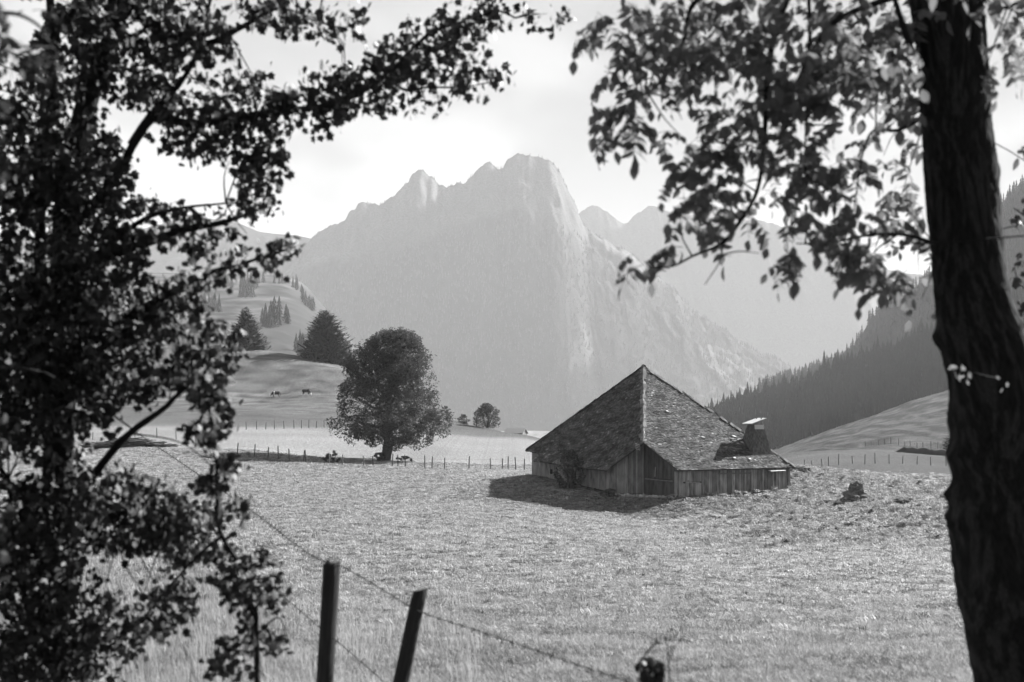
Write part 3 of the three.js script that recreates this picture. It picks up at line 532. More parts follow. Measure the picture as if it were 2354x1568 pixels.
{ // bush and weeds against the hut
  const w = (a, b) => { const t = 25 * Math.PI / 180; return [11.9 + a * Math.cos(t) - b * Math.sin(t), -90 - a * Math.sin(t) - b * Math.cos(t)]; };
  let p = w(-3.7, 9.4); bush('elder_bush', 'dark leafy bush growing against the left wall of the hut', 'bush', onGround(p[0], p[1], -0.1), 2.6, 3.1, 60, 0.1, 91, broadMat, 0.1);
  p = w(-3.1, 4.1); bush('nettle_clump', 'low weeds at the notched corner of the hut', 'bush', onGround(p[0], p[1], -0.1), 1.8, 0.8, 26, 0.07, 92, leafMat(0.12, 0.4), 0.05);
  p = w(-0.7, -0.6); bush('nettle_clump', 'low weeds at the foot of the front corner of the hut', 'bush', onGround(p[0], p[1], -0.1), 2.2, 0.6, 26, 0.07, 93, leafMat(0.12, 0.4), 0.05);
}
// small barn on the far rise
{
  const t = thing('field_barn', 'tiny hazy barn with low gabled roof on the far rise left of the hut', 'barn', at(1186, 252, -0.3)), b = new MB(), rf = new MB();
  t.rotation.y = -0.35; t.scale.set(0.85, 1.15, 0.85);
  b.hexa([[-2.2, 0, 1.6], [2.2, 0, 1.6], [2.2, 0, -1.6], [-2.2, 0, -1.6]], [[-2.2, 0.9, 1.6], [2.2, 0.9, 1.6], [2.2, 0.9, -1.6], [-2.2, 0.9, -1.6]]); b.poly([[2.2, 0.9, 1.6], [2.2, 0.9, -1.6], [2.2, 1.6, 0]]); b.poly([[-2.2, 0.9, 1.6], [-2.2, 1.6, 0], [-2.2, 0.9, -1.6]]);
  for (const s of [-1, 1]) rf.hexa([[-2.5, 0.75, s * 1.95], [2.5, 0.75, s * 1.95], [2.5, 1.6, 0], [-2.5, 1.6, 0]], [[-2.5, 0.86, s * 1.95], [2.5, 0.86, s * 1.95], [2.5, 1.71, 0], [-2.5, 1.71, 0]]);
  part(t, 'wall', b.geo(true), grey(0.14)); part(t, 'roof', rf.geo(true), grey(0.2)); part(t, 'door', new THREE.BoxGeometry(0.9, 0.8, 0.06), grey(0.05)).position.set(0.6, 0.4, 1.63);
}

// ---------------------------------------------------------------- cows
function cow(label, p, turn, patch) {
  const t = thing('cow', label, 'cow', p, 'cows grazing on the hill'); t.rotation.y = turn;
  const J = [[[-0.75, 1.12, 0], 0.33, [0.1, 1.05, 0], 0.38], [[0.1, 1.05, 0], 0.38, [0.62, 1.1, 0], 0.33], [[0.62, 1.12, 0], 0.26, [1.12, 0.72, 0], 0.17], [[1.12, 0.72, 0], 0.16, [1.3, 0.3, 0], 0.1], [[1.3, 0.3, 0], 0.1, [1.36, 0.1, 0], 0.075],
    [[-0.95, 1.28, 0], 0.07, [-1.12, 0.9, 0], 0.04], [[-1.12, 0.9, 0], 0.035, [-1.13, 0.5, 0], 0.05]];
  for (const s of [-1, 1]) { J.push([[0.58, 0.95, s * 0.2], 0.16, [0.6, 0.5, s * 0.2], 0.075], [[0.6, 0.5, s * 0.2], 0.07, [0.56, 0.0, s * 0.2], 0.055], [[-0.7, 1.05, s * 0.2], 0.24, [-0.62, 0.62, s * 0.21], 0.11], [[-0.62, 0.62, s * 0.21], 0.1, [-0.82, 0.42, s * 0.21], 0.065], [[-0.82, 0.42, s * 0.21], 0.06, [-0.76, 0.0, s * 0.21], 0.055], [[1.1, 0.78, s * 0.12], 0.05, [1.06, 0.76, s * 0.3], 0.03]); }
  const res = 64, mc = new MarchingCubes(res, new THREE.MeshBasicMaterial(), false, false, 60000); mc.isolation = 0;
  const half = 1.5, cy = 0.75;
  for (let k = 0; k < res; k++) for (let j = 0; j < res; j++) for (let i = 0; i < res; i++) {
    const x = (i / (res / 2) - 1) * half, y = (j / (res / 2) - 1) * half + cy, z = (k / (res / 2) - 1) * half; let f = 9;
    if (Math.abs(z) > 0.6) { mc.field[i + j * res + k * res * res] = -1; continue; }
    for (const [a, ra, b, rb] of J) { const ex = b[0] - a[0], ey = b[1] - a[1], ez = b[2] - a[2], q = clamp(((x - a[0]) * ex + (y - a[1]) * ey + (z - a[2]) * ez) / (ex * ex + ey * ey + ez * ez)); const dd = Math.hypot(x - a[0] - ex * q, y - a[1] - ey * q, z - a[2] - ez * q) - lerp(ra, rb, q); const h = clamp(0.5 + 0.5 * (f - dd) / 0.06); f = lerp(f, dd, h) - 0.06 * h * (1 - h); }
    mc.field[i + j * res + k * res * res] = -f;
  }
  mc.update();
  const g = new THREE.BufferGeometry(), pos = mc.positionArray.slice(0, mc.count * 3), col = new Float32Array(mc.count * 3);
  for (let i = 0; i < mc.count; i++) { pos[i * 3] *= half; pos[i * 3 + 1] = pos[i * 3 + 1] * half + cy; pos[i * 3 + 2] *= half; const v = patch(pos[i * 3], pos[i * 3 + 1], pos[i * 3 + 2]); col.fill(v, i * 3, i * 3 + 3); }
  g.setAttribute('position', new THREE.BufferAttribute(pos, 3)); g.setAttribute('normal', new THREE.BufferAttribute(mc.normalArray.slice(0, mc.count * 3), 3)); g.setAttribute('color', new THREE.BufferAttribute(col, 3)); g.setAttribute('uv', new THREE.BufferAttribute(new Float32Array(mc.count * 2), 2));
  part(t, 'body', g, grey(1, 0.8, { vertexColors: true }));
  for (const s of [-1, 1]) { const h = new MB(); h.tube([new THREE.Vector3(1.05, 0.85, s * 0.1), new THREE.Vector3(1.05, 0.95, s * 0.22), new THREE.Vector3(1.12, 1.05, s * 0.26)], [0.03, 0.025, 0.008], 5); part(t, 'horn', h.geo(), grey(0.3)); }
}
cow('dark grazing cow with white saddle facing left on the hill', at(634, 300), Math.PI + 0.1, (x, y) => x > 0.25 && x < 0.48 ? 0.7 : (x > 1.2 ? 0.5 : 0.035));
cow('dark grazing cow with white face facing right on the hill', at(704, 301), -0.25, (x, y, z) => x > 1.12 && y < 0.6 ? 0.7 : 0.03 + (y < 0.15 ? 0.3 : 0));

// ---------------------------------------------------------------- pasture fences
const postMat = grey(0.09), wireMat = grey(0.12, 0.6, { metalness: 0.3 });
const postGeos = [0, 1, 2].map(k => { const mb = new MB(), l = (k - 1) * 0.09; mb.tube([new THREE.Vector3(0, -0.3, 0), new THREE.Vector3(l * 0.5, 0.6, 0), new THREE.Vector3(l, 1.22, 0.02), new THREE.Vector3(l, 1.3, 0.02)], [0.07, 0.065, 0.06, 0.03], 6); return mb.geo(); });
function fence(label, spots, h, seed) {
  const r = rng(seed), t = thing('pasture_fence', label, 'fence', at(...spots[0])), tops = [];
  spots.forEach(([u, d], i) => { const p = at(u, d), m = part(t, 'post', postGeos[Math.floor(r() * 3)], postMat), s = h * (0.85 + 0.3 * r()) / 1.3; m.position.copy(p).sub(t.position); m.scale.set(1, s, 1); m.rotation.set(0, r() * 6, (r() - 0.5) * 0.12); tops.push(m.position.clone().add(new THREE.Vector3(0, h * 0.78, 0))); });
  for (const e of [0, 0.45 * h]) { const mb = new MB(); for (let i = 0; i < tops.length - 1; i++) mb.tube([tops[i], tops[i + 1]].map(q => q.clone().setY(q.y - e)), [0.006, 0.006], 3); part(t, 'wire', mb.geo(), wireMat); }
}
const run = (list, d) => list.map(([u, dd]) => [u, dd ?? d]);
fence('post and wire fence running past the lone tree to the hut', run([[545], [585], [616], [640], [665], [698], [703], [757], [787], [836], [858], [902], [915], [932], [977], [993], [1022], [1078], [1128], [1155], [1168], [1186], [1205]], 141).map(([u, d], i) => [u, 141 - i * 0.4 + (u > 880 && u < 940 ? 2 : 0)]), 1.35, 101);
fence('far post and wire fence along the foot of the cow hill', [[566, 206], [590, 207], [611, 208], [631, 209], [653, 210], [676, 211], [693, 212], [710, 213], [727, 214], [745, 215], [762, 216], [782, 217]], 1.35, 102);
fence('broken fence behind the brush pile at far left', [[160, 178], [213, 176], [252, 168], [299, 165], [310, 178], [361, 178], [405, 172], [441, 176], [450, 158]], 1.3, 103);
fence('fence on the hazy flat right of the hut', [[1850, 172], [1866, 173], [1890, 174], [1905, 175], [1928, 176], [1960, 176], [1988, 175], [2012, 176], [2044, 176], [2075, 177], [2108, 178], [2140, 178], [2175, 178]], 1.35, 104);
fence('far fence along the foot of the right hand meadow slope', [[1990, 262], [2003, 262], [2020, 261], [2034, 260], [2048, 259], [2066, 258], [2080, 262], [2093, 264], [2108, 264], [2122, 265], [2140, 265], [2156, 266], [2174, 266]], 1.5, 105);
// dark bank right, brush pile left, boulders
{
  const mb = new MB(), n = 26;
  const row = []; for (let i = 0; i <= n; i++) { const u = lerp(2052, 2215, i / n), d = lerp(226, 212, i / n), b = at(u, d), h = 1.0 * smooth(0, 0.2, i / n) + 0.35 * fbm(i * 0.4, 3, 2), ring = []; for (let k = 0; k <= 8; k++) { const a = k / 8 * Math.PI; ring.push(mb.vert(b.x + 0.2 * fbm(i, k, 2), b.y - 0.2 + Math.sin(a) * (h + 0.2), b.z + Math.cos(a) * 1.3, i, k)); } row.push(ring); }
  for (let i = 0; i < n; i++) for (let k = 0; k < 8; k++) mb.quad(row[i][k], row[i + 1][k], row[i + 1][k + 1], row[i][k + 1]);
  const m = new THREE.Mesh(mb.geo(), grey(0.05)); add(m, 'dry_stone_wall', { label: 'long low dark wall across the hazy meadow near the big trunk', category: 'wall' });
}
const rockGeo = (seed, sub, amp) => { const g = new THREE.IcosahedronGeometry(1, sub), p = g.attributes.position; for (let i = 0; i < p.count; i++) { const x = p.getX(i), y = p.getY(i), z = p.getZ(i), q = 1 + amp * fbm3(x * 1.3 + seed, y * 1.3, z * 1.3, 4); p.setXYZ(i, x * q, y * q, z * q); } g.computeVertexNormals(); return g; };
const boulderMat = grey(0.11, 0.95, { bumpMap: rockTex, bumpScale: 0.05 });
{
  const b = thing('boulder', 'pointed dark boulder heap in the tussocky grass right of the hut', 'boulder', at(1967, 80, 0.0)); b.scale.setScalar(1.4);
  const main = part(b, 'rock', rockGeo(1, 4, 0.5), boulderMat); main.scale.set(0.62, 0.42, 0.5); main.position.y = 0.2;
  const top = part(b, 'rock', rockGeo(2, 4, 0.5), boulderMat); top.scale.set(0.32, 0.45, 0.3); top.position.set(0.02, 0.55, 0);
  const r2 = part(b, 'rock', rockGeo(3, 4, 0.5), boulderMat); r2.scale.set(0.36, 0.24, 0.36); r2.position.set(0.45, 0.12, 0.15);
  const add1 = (u, d, sx, sy, label, seed) => { const m = new THREE.Mesh(rockGeo(seed, 3, 0.6), boulderMat); m.position.copy(at(u, d, 0.02)); m.scale.set(sx, sy, sx * 0.8); add(m, 'boulder', { label, category: 'boulder' }); };
  add1(1905, 81, 0.42, 0.2, 'flat dark stone in the grass left of the pointed boulder', 11); add1(1970, 98, 0.6, 0.26, 'low dark stone in the grass behind the pointed boulder', 12);
  add1(2040, 90, 0.5, 0.18, 'low dark stone right of the pointed boulder', 13); add1(2072, 78, 0.5, 0.14, 'flattest dark stone nearest the big trunk', 14); add1(1842, 103, 0.9, 0.35, 'dark hummock of stone just behind the right corner of the hut', 15);
}
{
  const t = thing('brush_pile', 'long dark heap of cut branches behind the left foliage', 'brush pile', at(300, 152)), r = rng(111), mb = new MB();
  for (let k = 0; k < 260; k++) { const x = (r() - 0.5) * 9, y = Math.max(0.05, (1.25 - Math.abs(x) * 0.22) * r()), z = (r() - 0.5) * 1.8, a = (r() - 0.5) * 0.9, L = 0.6 + 1.1 * r(); const o = new THREE.Vector3(x, y, z), e = new THREE.Vector3(Math.cos(a) * L, Math.sin(a) * L * 0.35, (r() - 0.5) * 0.9); mb.tube([o.clone().sub(e), o.clone().add(e)], [0.05 + 0.07 * r(), 0.03], 4); }
  part(t, 'branches', mb.geo(true), grey(0.06), { kind: 'stuff' });
}

// ---------------------------------------------------------------- foreground fence
{
  const d1 = 7.5, d2 = 7.0, t = thing('barbed_wire_fence', 'weathered barbed wire fence with two dark posts in the foreground', 'fence', P(755, 1650, d1)), o = t.position;
  const post = (tl, tr, bl, br, d, seed, cut) => {
    const r = rng(seed), s = d / FOCAL, n = 14, seg = 14, mb = new MB(), rings = [];
    for (let j = 0; j <= n; j++) { const e = j / n, v = lerp(tl[1], 1740, e), k = (v - tl[1]) / (1568 - tl[1]), l = lerp(tl[0], bl[0], k), q = lerp(tr[0], br[0], k), c = P((l + q) / 2, v, d), R = (q - l) / 2 * s, ring = [];
      for (let i = 0; i < seg; i++) { const a = i / seg * Math.PI * 2, w = R * (1 + 0.1 * fbm3(Math.cos(a) * 2 + seed, Math.sin(a) * 2, v * 0.004, 3) - (Math.abs(a - 0.9) < 0.25 ? 0.18 : 0)); ring.push(mb.vert(c.x + Math.cos(a) * w - o.x, c.y + (j === 0 ? cut(Math.cos(a), Math.sin(a)) * s : 0) - o.y, c.z + Math.sin(a) * w - o.z, i / seg, v * 0.002)); } rings.push(ring); }
    for (let j = 0; j < n; j++) for (let i = 0; i < seg; i++) mb.quad(rings[j][i], rings[j][(i + 1) % seg], rings[j + 1][(i + 1) % seg], rings[j + 1][i]);
    const c = P((tl[0] + tr[0]) / 2, tl[1] + 2, d), ck = mb.vert(c.x - o.x, c.y - o.y, c.z - o.z); for (let i = 0; i < seg; i++) mb.tri(ck, rings[0][(i + 1) % seg], rings[0][i]);
    return part(t, 'post', mb.geo(), grey(0.06, 1, { map: boardTex }));
  };
  post([743, 1294], [783, 1294], [727, 1568], [766, 1568], d1, 3, (x, z) => 6 * Math.sin(x * 9) - 4 * z).userData.label = 'upright split post with ragged top';
  post([949, 1356], [984, 1356], [903, 1568], [940, 1568], d2, 4, (x, z) => 5 * x).userData.label = 'leaning post with slanted top';
  const wire = (pts, barbStep) => {
    const c = new THREE.CatmullRomCurve3(pts.map(([u, v, d]) => P(u, v, d).sub(o)), false, 'centripetal'), L = c.getLength(), mb = new MB(), q = c.getSpacedPoints(70); mb.tube(q, q.map(() => 0.0032), 5);
    const w = part(t, 'wire', mb.geo(), grey(0.05, 0.7));
    for (let s = 0.06; s < L; s += barbStep) { const p = c.getPointAt(s / L), b = new MB(); for (let k = 0; k < 2; k++) b.tube([p.clone().add(new THREE.Vector3(-0.012, k ? 0.014 : -0.014, 0.008)), p.clone().add(new THREE.Vector3(0.012, k ? -0.014 : 0.014, -0.008))], [0.0025, 0.0025], 4); part(w, 'barb', b.geo(), grey(0.05, 0.7)); }
  };
  wire([[300, 985, 13], [575, 1172, 9.6], [745, 1291, 7.55], [785, 1302, 7.45], [932, 1388, 7.05], [962, 1405, 6.95], [1130, 1460, 6.4], [1300, 1519, 5.9], [1480, 1580, 5.3], [1800, 1700, 4.6]], 0.11);
  wire([[330, 1130, 11], [640, 1362, 8.2], [735, 1442, 7.55], [775, 1474, 7.45], [870, 1556, 7.2], [920, 1600, 7.05], [1480, 1740, 5.3]], 0.12);
}
{ // third post, a low split stump with a vine
  const d = 5.2, o = P(1495, 1640, d), t = thing('fence_stump', 'black split top of a low fence post with a sprig growing beside it', 'post', o), mb = new MB(), s = d / FOCAL;
  const lump = (u0, u1, v0, seed) => { const n = 8, seg = 12, rings = []; for (let j = 0; j <= n; j++) { const e = j / n, v = lerp(v0, 1760, e * e), k = 1 - 0.12 * smooth(1535, 1600, v), c = P((u0 + u1) / 2, v, d).sub(o), R = (u1 - u0) / 2 * s * k * (j === 0 ? 0.6 : 1.05), ring = []; for (let i = 0; i < seg; i++) { const a = i / seg * 6.283, w = R * (1 + 0.35 * fbm3(Math.cos(a) * 1.5 + seed, Math.sin(a) * 1.5, e * 3, 3)); ring.push(mb.vert(c.x + Math.cos(a) * w, c.y + (j < 2 ? (0.012 + 0.02 * (1 - j)) * fbm(a * 1.3, seed * 3, 2) : 0), c.z + Math.sin(a) * w)); } rings.push(ring); } for (let j = 0; j < n; j++) for (let i = 0; i < seg; i++) mb.quad(rings[j][i], rings[j][(i + 1) % seg], rings[j + 1][(i + 1) % seg], rings[j + 1][i]); for (let i = 1; i < seg - 1; i++) mb.tri(rings[0][0], rings[0][i + 1], rings[0][i]); };
  lump(1470, 1506, 1517, 2); lump(1497, 1528, 1522, 7);
  part(t, 'stump', mb.geo(), grey(0.035, 1));
}

// ---------------------------------------------------------------- leaves for the near trees
function lobedLeaf(len, lobes) {            // flat leaf with lobes, folded along the midrib, tip along +y
  const out = lobes ? [[0, 0], [0.2, 0.08], [0.5, 0.2], [0.34, 0.36], [0.52, 0.62], [0.26, 0.68], [0, 1]] : [[0, 0], [0.15, 0.14], [0.29, 0.38], [0.27, 0.6], [0.13, 0.85], [0, 1]];
  const mb = new MB(), mid = out.map(([x, y]) => mb.vert(0, y * len, -0.1 * len * y * y, 0, y));
  for (const s of [-1, 1]) { const e = out.map(([x, y]) => mb.vert(s * x * len, y * len, 0.16 * x * len - 0.1 * len * y * y, x, y)); for (let k = 0; k < out.length - 1; k++) s > 0 ? mb.quad(mid[k], e[k], e[k + 1], mid[k + 1]) : mb.quad(mid[k], mid[k + 1], e[k + 1], e[k]); }
  return mb.geo();
}
function pinnate(seed, pairs, len, leaflet) {        // drooping compound leaf hanging along -y with an arching rachis
  const r = rng(seed), mb = new MB(), gs = [], pts = []; for (let k = 0; k <= 8; k++) { const s = k / 8; pts.push(new THREE.Vector3(0.8 * len * Math.sin(s * 1.45), -len * 0.62 * s * s, 0)); }
  mb.tube(pts, pts.map((_, k) => 0.0016 - 0.0001 * k), 4); gs.push(mb.geo());
  const c = new THREE.CatmullRomCurve3(pts);
  for (let k = 0; k < pairs * 2 + 1; k++) {
    const end = k === pairs * 2, s = end ? 1 : 0.28 + 0.66 * Math.floor(k / 2) / pairs, p = c.getPoint(s), side = k % 2 ? 1 : -1, g = lobedLeaf(leaflet * (0.8 + 0.35 * r()), false);
    g.rotateY((r() - 0.5) * 1.6); g.rotateX(Math.PI + (end ? 0.1 : side * (0.75 + 0.3 * r()))); g.rotateY(0.2 * side); g.translate(p.x, p.y, p.z); gs.push(g);
  }
  return mergeGeometries(gs);
}
const anyRot = (r, hang, flip = true) => new THREE.Quaternion().setFromEuler(new THREE.Euler((r() - 0.5) * 2 * hang, r() * 6.283, (r() - 0.5) * 2 * hang + (hang < 3 && flip ? Math.PI : 0)));
function foliage(tree, blobs, geos, mat, opts) {
  // blobs: u, v, ru, rv, depth, spread in depth, cover
  const r = rng(opts.seed), list = [], o = tree.position, tones = [];
  for (const [u, v, ru, rv, d, dd, cover] of blobs) {
    const n = Math.round(Math.PI * ru * rv * cover * opts.dense / opts.area * Math.pow(d / opts.d, 2));
    const sprigs = []; for (let k = 0; k < Math.max(2, n / opts.perSprig); k++) { const a = r() * 6.283, q = Math.sqrt(r()); sprigs.push([u + Math.cos(a) * ru * q, v + Math.sin(a) * rv * q, d + (r() - 0.5) * 2 * dd]); }
    for (let k = 0; k < n; k++) {
      const s = sprigs[Math.floor(r() * sprigs.length)], p = P(s[0], s[1], s[2]); p.x += (r() + r() - 1) * opts.sprig; p.y += (r() + r() - 1) * opts.sprig; p.z += (r() + r() - 1) * opts.sprig;
      const sc = 0.7 + 0.6 * r(); list.push({ m: new THREE.Matrix4().compose(p.clone().sub(o), anyRot(r, opts.hang, !opts.pinnate), new THREE.Vector3(sc, sc, sc)), g: Math.floor(r() * geos.length), d: -p.z, v: V0 - (p.y - EYE) / -p.z * FOCAL, u: U0 + p.x / -p.z * FOCAL });
    }
  }
  const seen = list.filter(l => l.v > 0 && l.v < 1568 && l.u > 0 && l.u < 2354).sort((a, b) => a.d - b.d).slice(0, 300), set = new Set(seen);
  for (const l of seen) { const m = part(tree, opts.leaf ?? 'leaf', geos[l.g], mat); m.applyMatrix4(l.m); }
  geos.forEach((g, i) => { const mm = list.filter(l => l.g === i && !set.has(l)).map(l => l.m); if (mm.length) instances(tree, 'foliage', g, mat, mm, mm.map(() => 0.75 + 0.5 * r())); });
  return list;
}
function branches(tree, specs, mat, twigBlobs, seed, twigs = 1) {
  const o = tree.position, all = [], r = rng(seed);
  for (const { name = 'branch', pts, r0, r1, seg = 8, rough = 0.25 } of specs) {
    const c = curve(pts.map(q => P(...q).sub(o)), 40), mb = new MB(); mb.tube(c, c.map((_, i) => lerp(r0, r1, Math.pow(i / 40, 0.8))), seg, undefined, rough);
    part(tree, name, mb.geo(), mat); all.push(...c);
  }
  const tw = new MB();
  for (const [u, v, ru, rv, d, dd] of twigBlobs) { const n = Math.max(1, Math.round(twigs * Math.sqrt(ru * rv) / 16)); for (let k = 0; k < n; k++) { const a = r() * 6.283, q = Math.sqrt(r()), e = P(u + Math.cos(a) * ru * q, v + Math.sin(a) * rv * q, d + (r() - 0.5) * dd * 1.4).sub(o); let best = null, bd = 1e9; for (const c of all) { const s = c.distanceToSquared(e); if (s < bd) { bd = s; best = c; } } const mid = best.clone().lerp(e, 0.55); const bend = 0.22 * Math.sqrt(bd); mid.x += (r() - 0.5) * bend; mid.y += (r() - 0.2) * bend; mid.z += (r() - 0.5) * bend; tw.tube(curve([best, mid, e], 6), [0.005, 0.0045, 0.004, 0.0035, 0.003, 0.002, 0.0015], 4); } }
  part(tree, 'twigs', tw.geo(), mat, { kind: 'stuff' });
}
const nearBark = grey(0.024, 1, { bumpMap: rockTex, bumpScale: 0.01 });
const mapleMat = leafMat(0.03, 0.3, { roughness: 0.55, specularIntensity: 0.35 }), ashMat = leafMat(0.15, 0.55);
const mapleGeos = [lobedLeaf(0.045, true), lobedLeaf(0.038, true)];

// left tree
{
  const t = thing('maple_tree', 'out of focus dark maple filling the left edge with spreading boughs', 'tree', [P(110, 1, 6.6).x, groundY(P(110, 1, 6.6).x, -6.6), -6.6]);
  const D = 6.5, blobs = [
    [330, 40, 200, 60, D, 0.5, 1.5], [160, 120, 70, 110, D, 0.5, 1.4], [600, 20, 90, 35, D, 0.4, 1.0], [690, 40, 90, 40, D, 0.4, 0.9], [790, 50, 35, 45, D, 0.3, 0.8], [450, 105, 100, 60, D, 0.5, 1.2], [290, 150, 100, 75, D, 0.5, 1.3], [400, 225, 110, 45, D, 0.5, 1.0],
    [560, 245, 110, 55, D, 0.5, 1.2], [560, 190, 60, 30, D, 0.3, 0.9], [700, 255, 110, 42, D, 0.5, 1.3], [760, 200, 60, 40, D, 0.4, 1.1], [820, 205, 80, 55, D, 0.5, 1.2], [910, 150, 75, 65, D, 0.5, 1.1], [1000, 90, 75, 55, D, 0.5, 1.1], [1080, 50, 75, 45, D, 0.5, 1.1], [1090, 170, 70, 42, D, 0.4, 0.9], [1000, 190, 70, 40, D, 0.4, 0.9], [1180, 25, 60, 25, D, 0.4, 0.7], [1265, 40, 45, 22, D, 0.3, 0.6], [960, 235, 60, 22, D, 0.3, 0.6],
    [600, 330, 80, 45, D, 0.4, 1.0], [610, 390, 50, 60, D, 0.4, 1.2], [540, 320, 60, 55, D, 0.4, 0.9], [450, 320, 55, 45, D, 0.4, 1.0], [390, 320, 45, 30, D, 0.3, 0.9], [230, 400, 70, 80, D, 0.5, 1.3], [250, 480, 80, 45, D, 0.5, 1.2], [350, 480, 50, 25, D, 0.3, 0.8], [480, 500, 100, 25, D, 0.4, 0.9], [590, 450, 55, 40, D, 0.4, 1.0], [300, 560, 90, 45, D, 0.5, 1.2], [420, 555, 80, 28, D, 0.4, 0.9], [520, 530, 60, 22, D, 0.3, 0.7],
    [560, 600, 80, 26, D, 0.4, 0.9], [650, 575, 55, 22, D, 0.3, 0.8], [450, 640, 70, 32, D, 0.4, 1.0], [330, 695, 90, 45, D, 0.5, 1.1], [270, 620, 70, 50, D, 0.5, 1.2], [420, 750, 85, 50, D, 0.5, 1.1], [505, 800, 45, 60, D, 0.4, 1.2], [390, 830, 95, 65, D, 0.5, 1.1], [250, 780, 120, 100, D, 0.6, 1.3], [110, 600, 120, 260, D, 0.6, 1.5], [60, 340, 70, 180, D, 0.6, 1.4], [170, 330, 90, 120, D, 0.6, 1.2], [150, 750, 130, 140, D, 0.5, 1.2],
    [450, 860, 90, 45, D, 0.4, 1.0], [340, 890, 60, 30, D, 0.4, 0.9], [170, 880, 140, 90, D, 0.5, 1.3], [50, 880, 80, 160, D, 0.5, 1.6], [110, 1010, 100, 60, D, 0.5, 1.1], [200, 960, 60, 35, D, 0.4, 0.9],
    [250, 1170, 180, 95, D, 0.5, 1.5], [400, 1185, 100, 55, D, 0.5, 1.2], [420, 1245, 80, 50, D, 0.4, 1.1], [110, 1200, 120, 120, D, 0.6, 1.5], [50, 1370, 110, 200, D, 0.6, 1.7], [180, 1400, 100, 90, D, 0.5, 1.1], [395, 1330, 60, 55, D, 0.4, 0.8], [350, 1410, 60, 45, D, 0.4, 0.9], [250, 1500, 70, 55, D, 0.4, 0.8], [110, 1500, 120, 90, D, 0.5, 1.4],
    [250, -160, 420, 150, 6.5, 1.6, 1.1], [500, -420, 650, 170, 6.2, 2.2, 0.9], [-250, 300, 260, 420, 6.2, 1.6, 1.0], [-250, 1100, 260, 420, 6.0, 1.5, 1.0]];
  branches(t, [
    { name: 'trunk', pts: [[100, 1840, 6.6], [120, 1500, 6.6], [128, 1200, 6.6], [146, 740, 6.6], [156, 472, 6.6], [170, 354, 6.6], [207, 212, 6.6], [245, 118, 6.6], [264, 0, 6.6], [330, -400, 6.6]], r0: 0.1, r1: 0.035, seg: 12 },
    { pts: [[150, 540, 6.6], [264, 410, 6.5], [302, 340, 6.4], [340, 273, 6.4], [415, 189, 6.4], [453, 123, 6.4], [480, 20, 6.4]], r0: 0.032, r1: 0.008 },
    { pts: [[302, 335, 6.4], [358, 264, 6.4], [424, 283, 6.4], [519, 273, 6.3], [637, 257, 6.3], [739, 245, 6.4], [813, 220, 6.4], [891, 170, 6.5], [941, 122, 6.5], [995, 72, 6.5], [1089, 44, 6.5], [1145, 25, 6.5], [1185, 41, 6.5]], r0: 0.028, r1: 0.005 },
    { pts: [[885, 172, 6.5], [932, 207, 6.5], [979, 201, 6.5], [1060, 200, 6.5], [1150, 185, 6.5]], r0: 0.01, r1: 0.003 },
    { pts: [[148, 640, 6.6], [203, 599, 6.5], [330, 561, 6.5], [424, 528, 6.4], [519, 509, 6.4], [600, 480, 6.4]], r0: 0.04, r1: 0.008 },
    { pts: [[215, 590, 6.5], [330, 505, 6.5], [401, 481, 6.5], [519, 467, 6.5]], r0: 0.02, r1: 0.005 },
    { pts: [[145, 790, 6.6], [283, 735, 6.5], [358, 693, 6.4], [424, 655, 6.4], [481, 627, 6.4], [566, 603, 6.4], [670, 570, 6.4]], r0: 0.032, r1: 0.006 },
    { pts: [[130, 1180, 6.6], [201, 1109, 6.5], [243, 1056, 6.4], [296, 998, 6.3], [381, 935, 6.3], [400, 915, 6.3], [440, 880, 6.3]], r0: 0.03, r1: 0.008 },
    { pts: [[150, 930, 6.6], [200, 850, 6.5], [248, 792, 6.5], [307, 739, 6.5], [360, 690, 6.5]], r0: 0.03, r1: 0.01 },
    { pts: [[94, 1000, 6.8], [94, 707, 6.8], [95, 430, 6.8], [120, 200, 6.8], [110, -100, 6.8]], r0: 0.04, r1: 0.02 },
    { pts: [[296, 998, 6.3], [330, 1000, 6.3], [420, 1020, 6.3], [520, 1100, 6.3]], r0: 0.006, r1: 0.002 },
    { pts: [[260, -20, 6.6], [350, 60, 6.5], [470, 100, 6.5], [560, 60, 6.5], [640, 20, 6.5], [760, 60, 6.5]], r0: 0.03, r1: 0.004 },
    { pts: [[128, 1270, 6.6], [230, 1200, 6.5], [330, 1170, 6.4], [440, 1190, 6.4]], r0: 0.025, r1: 0.006 },
    { pts: [[120, 1600, 6.6], [80, 1450, 6.4], [40, 1300, 6.3], [20, 1100, 6.3]], r0: 0.03, r1: 0.01 },
  ], nearBark, blobs, 121);
  foliage(t, blobs, mapleGeos, mapleMat, { dense: 3.1, seed: 122, area: 190, d: 6.5, perSprig: 9, sprig: 0.075, hang: 1.3 });
}
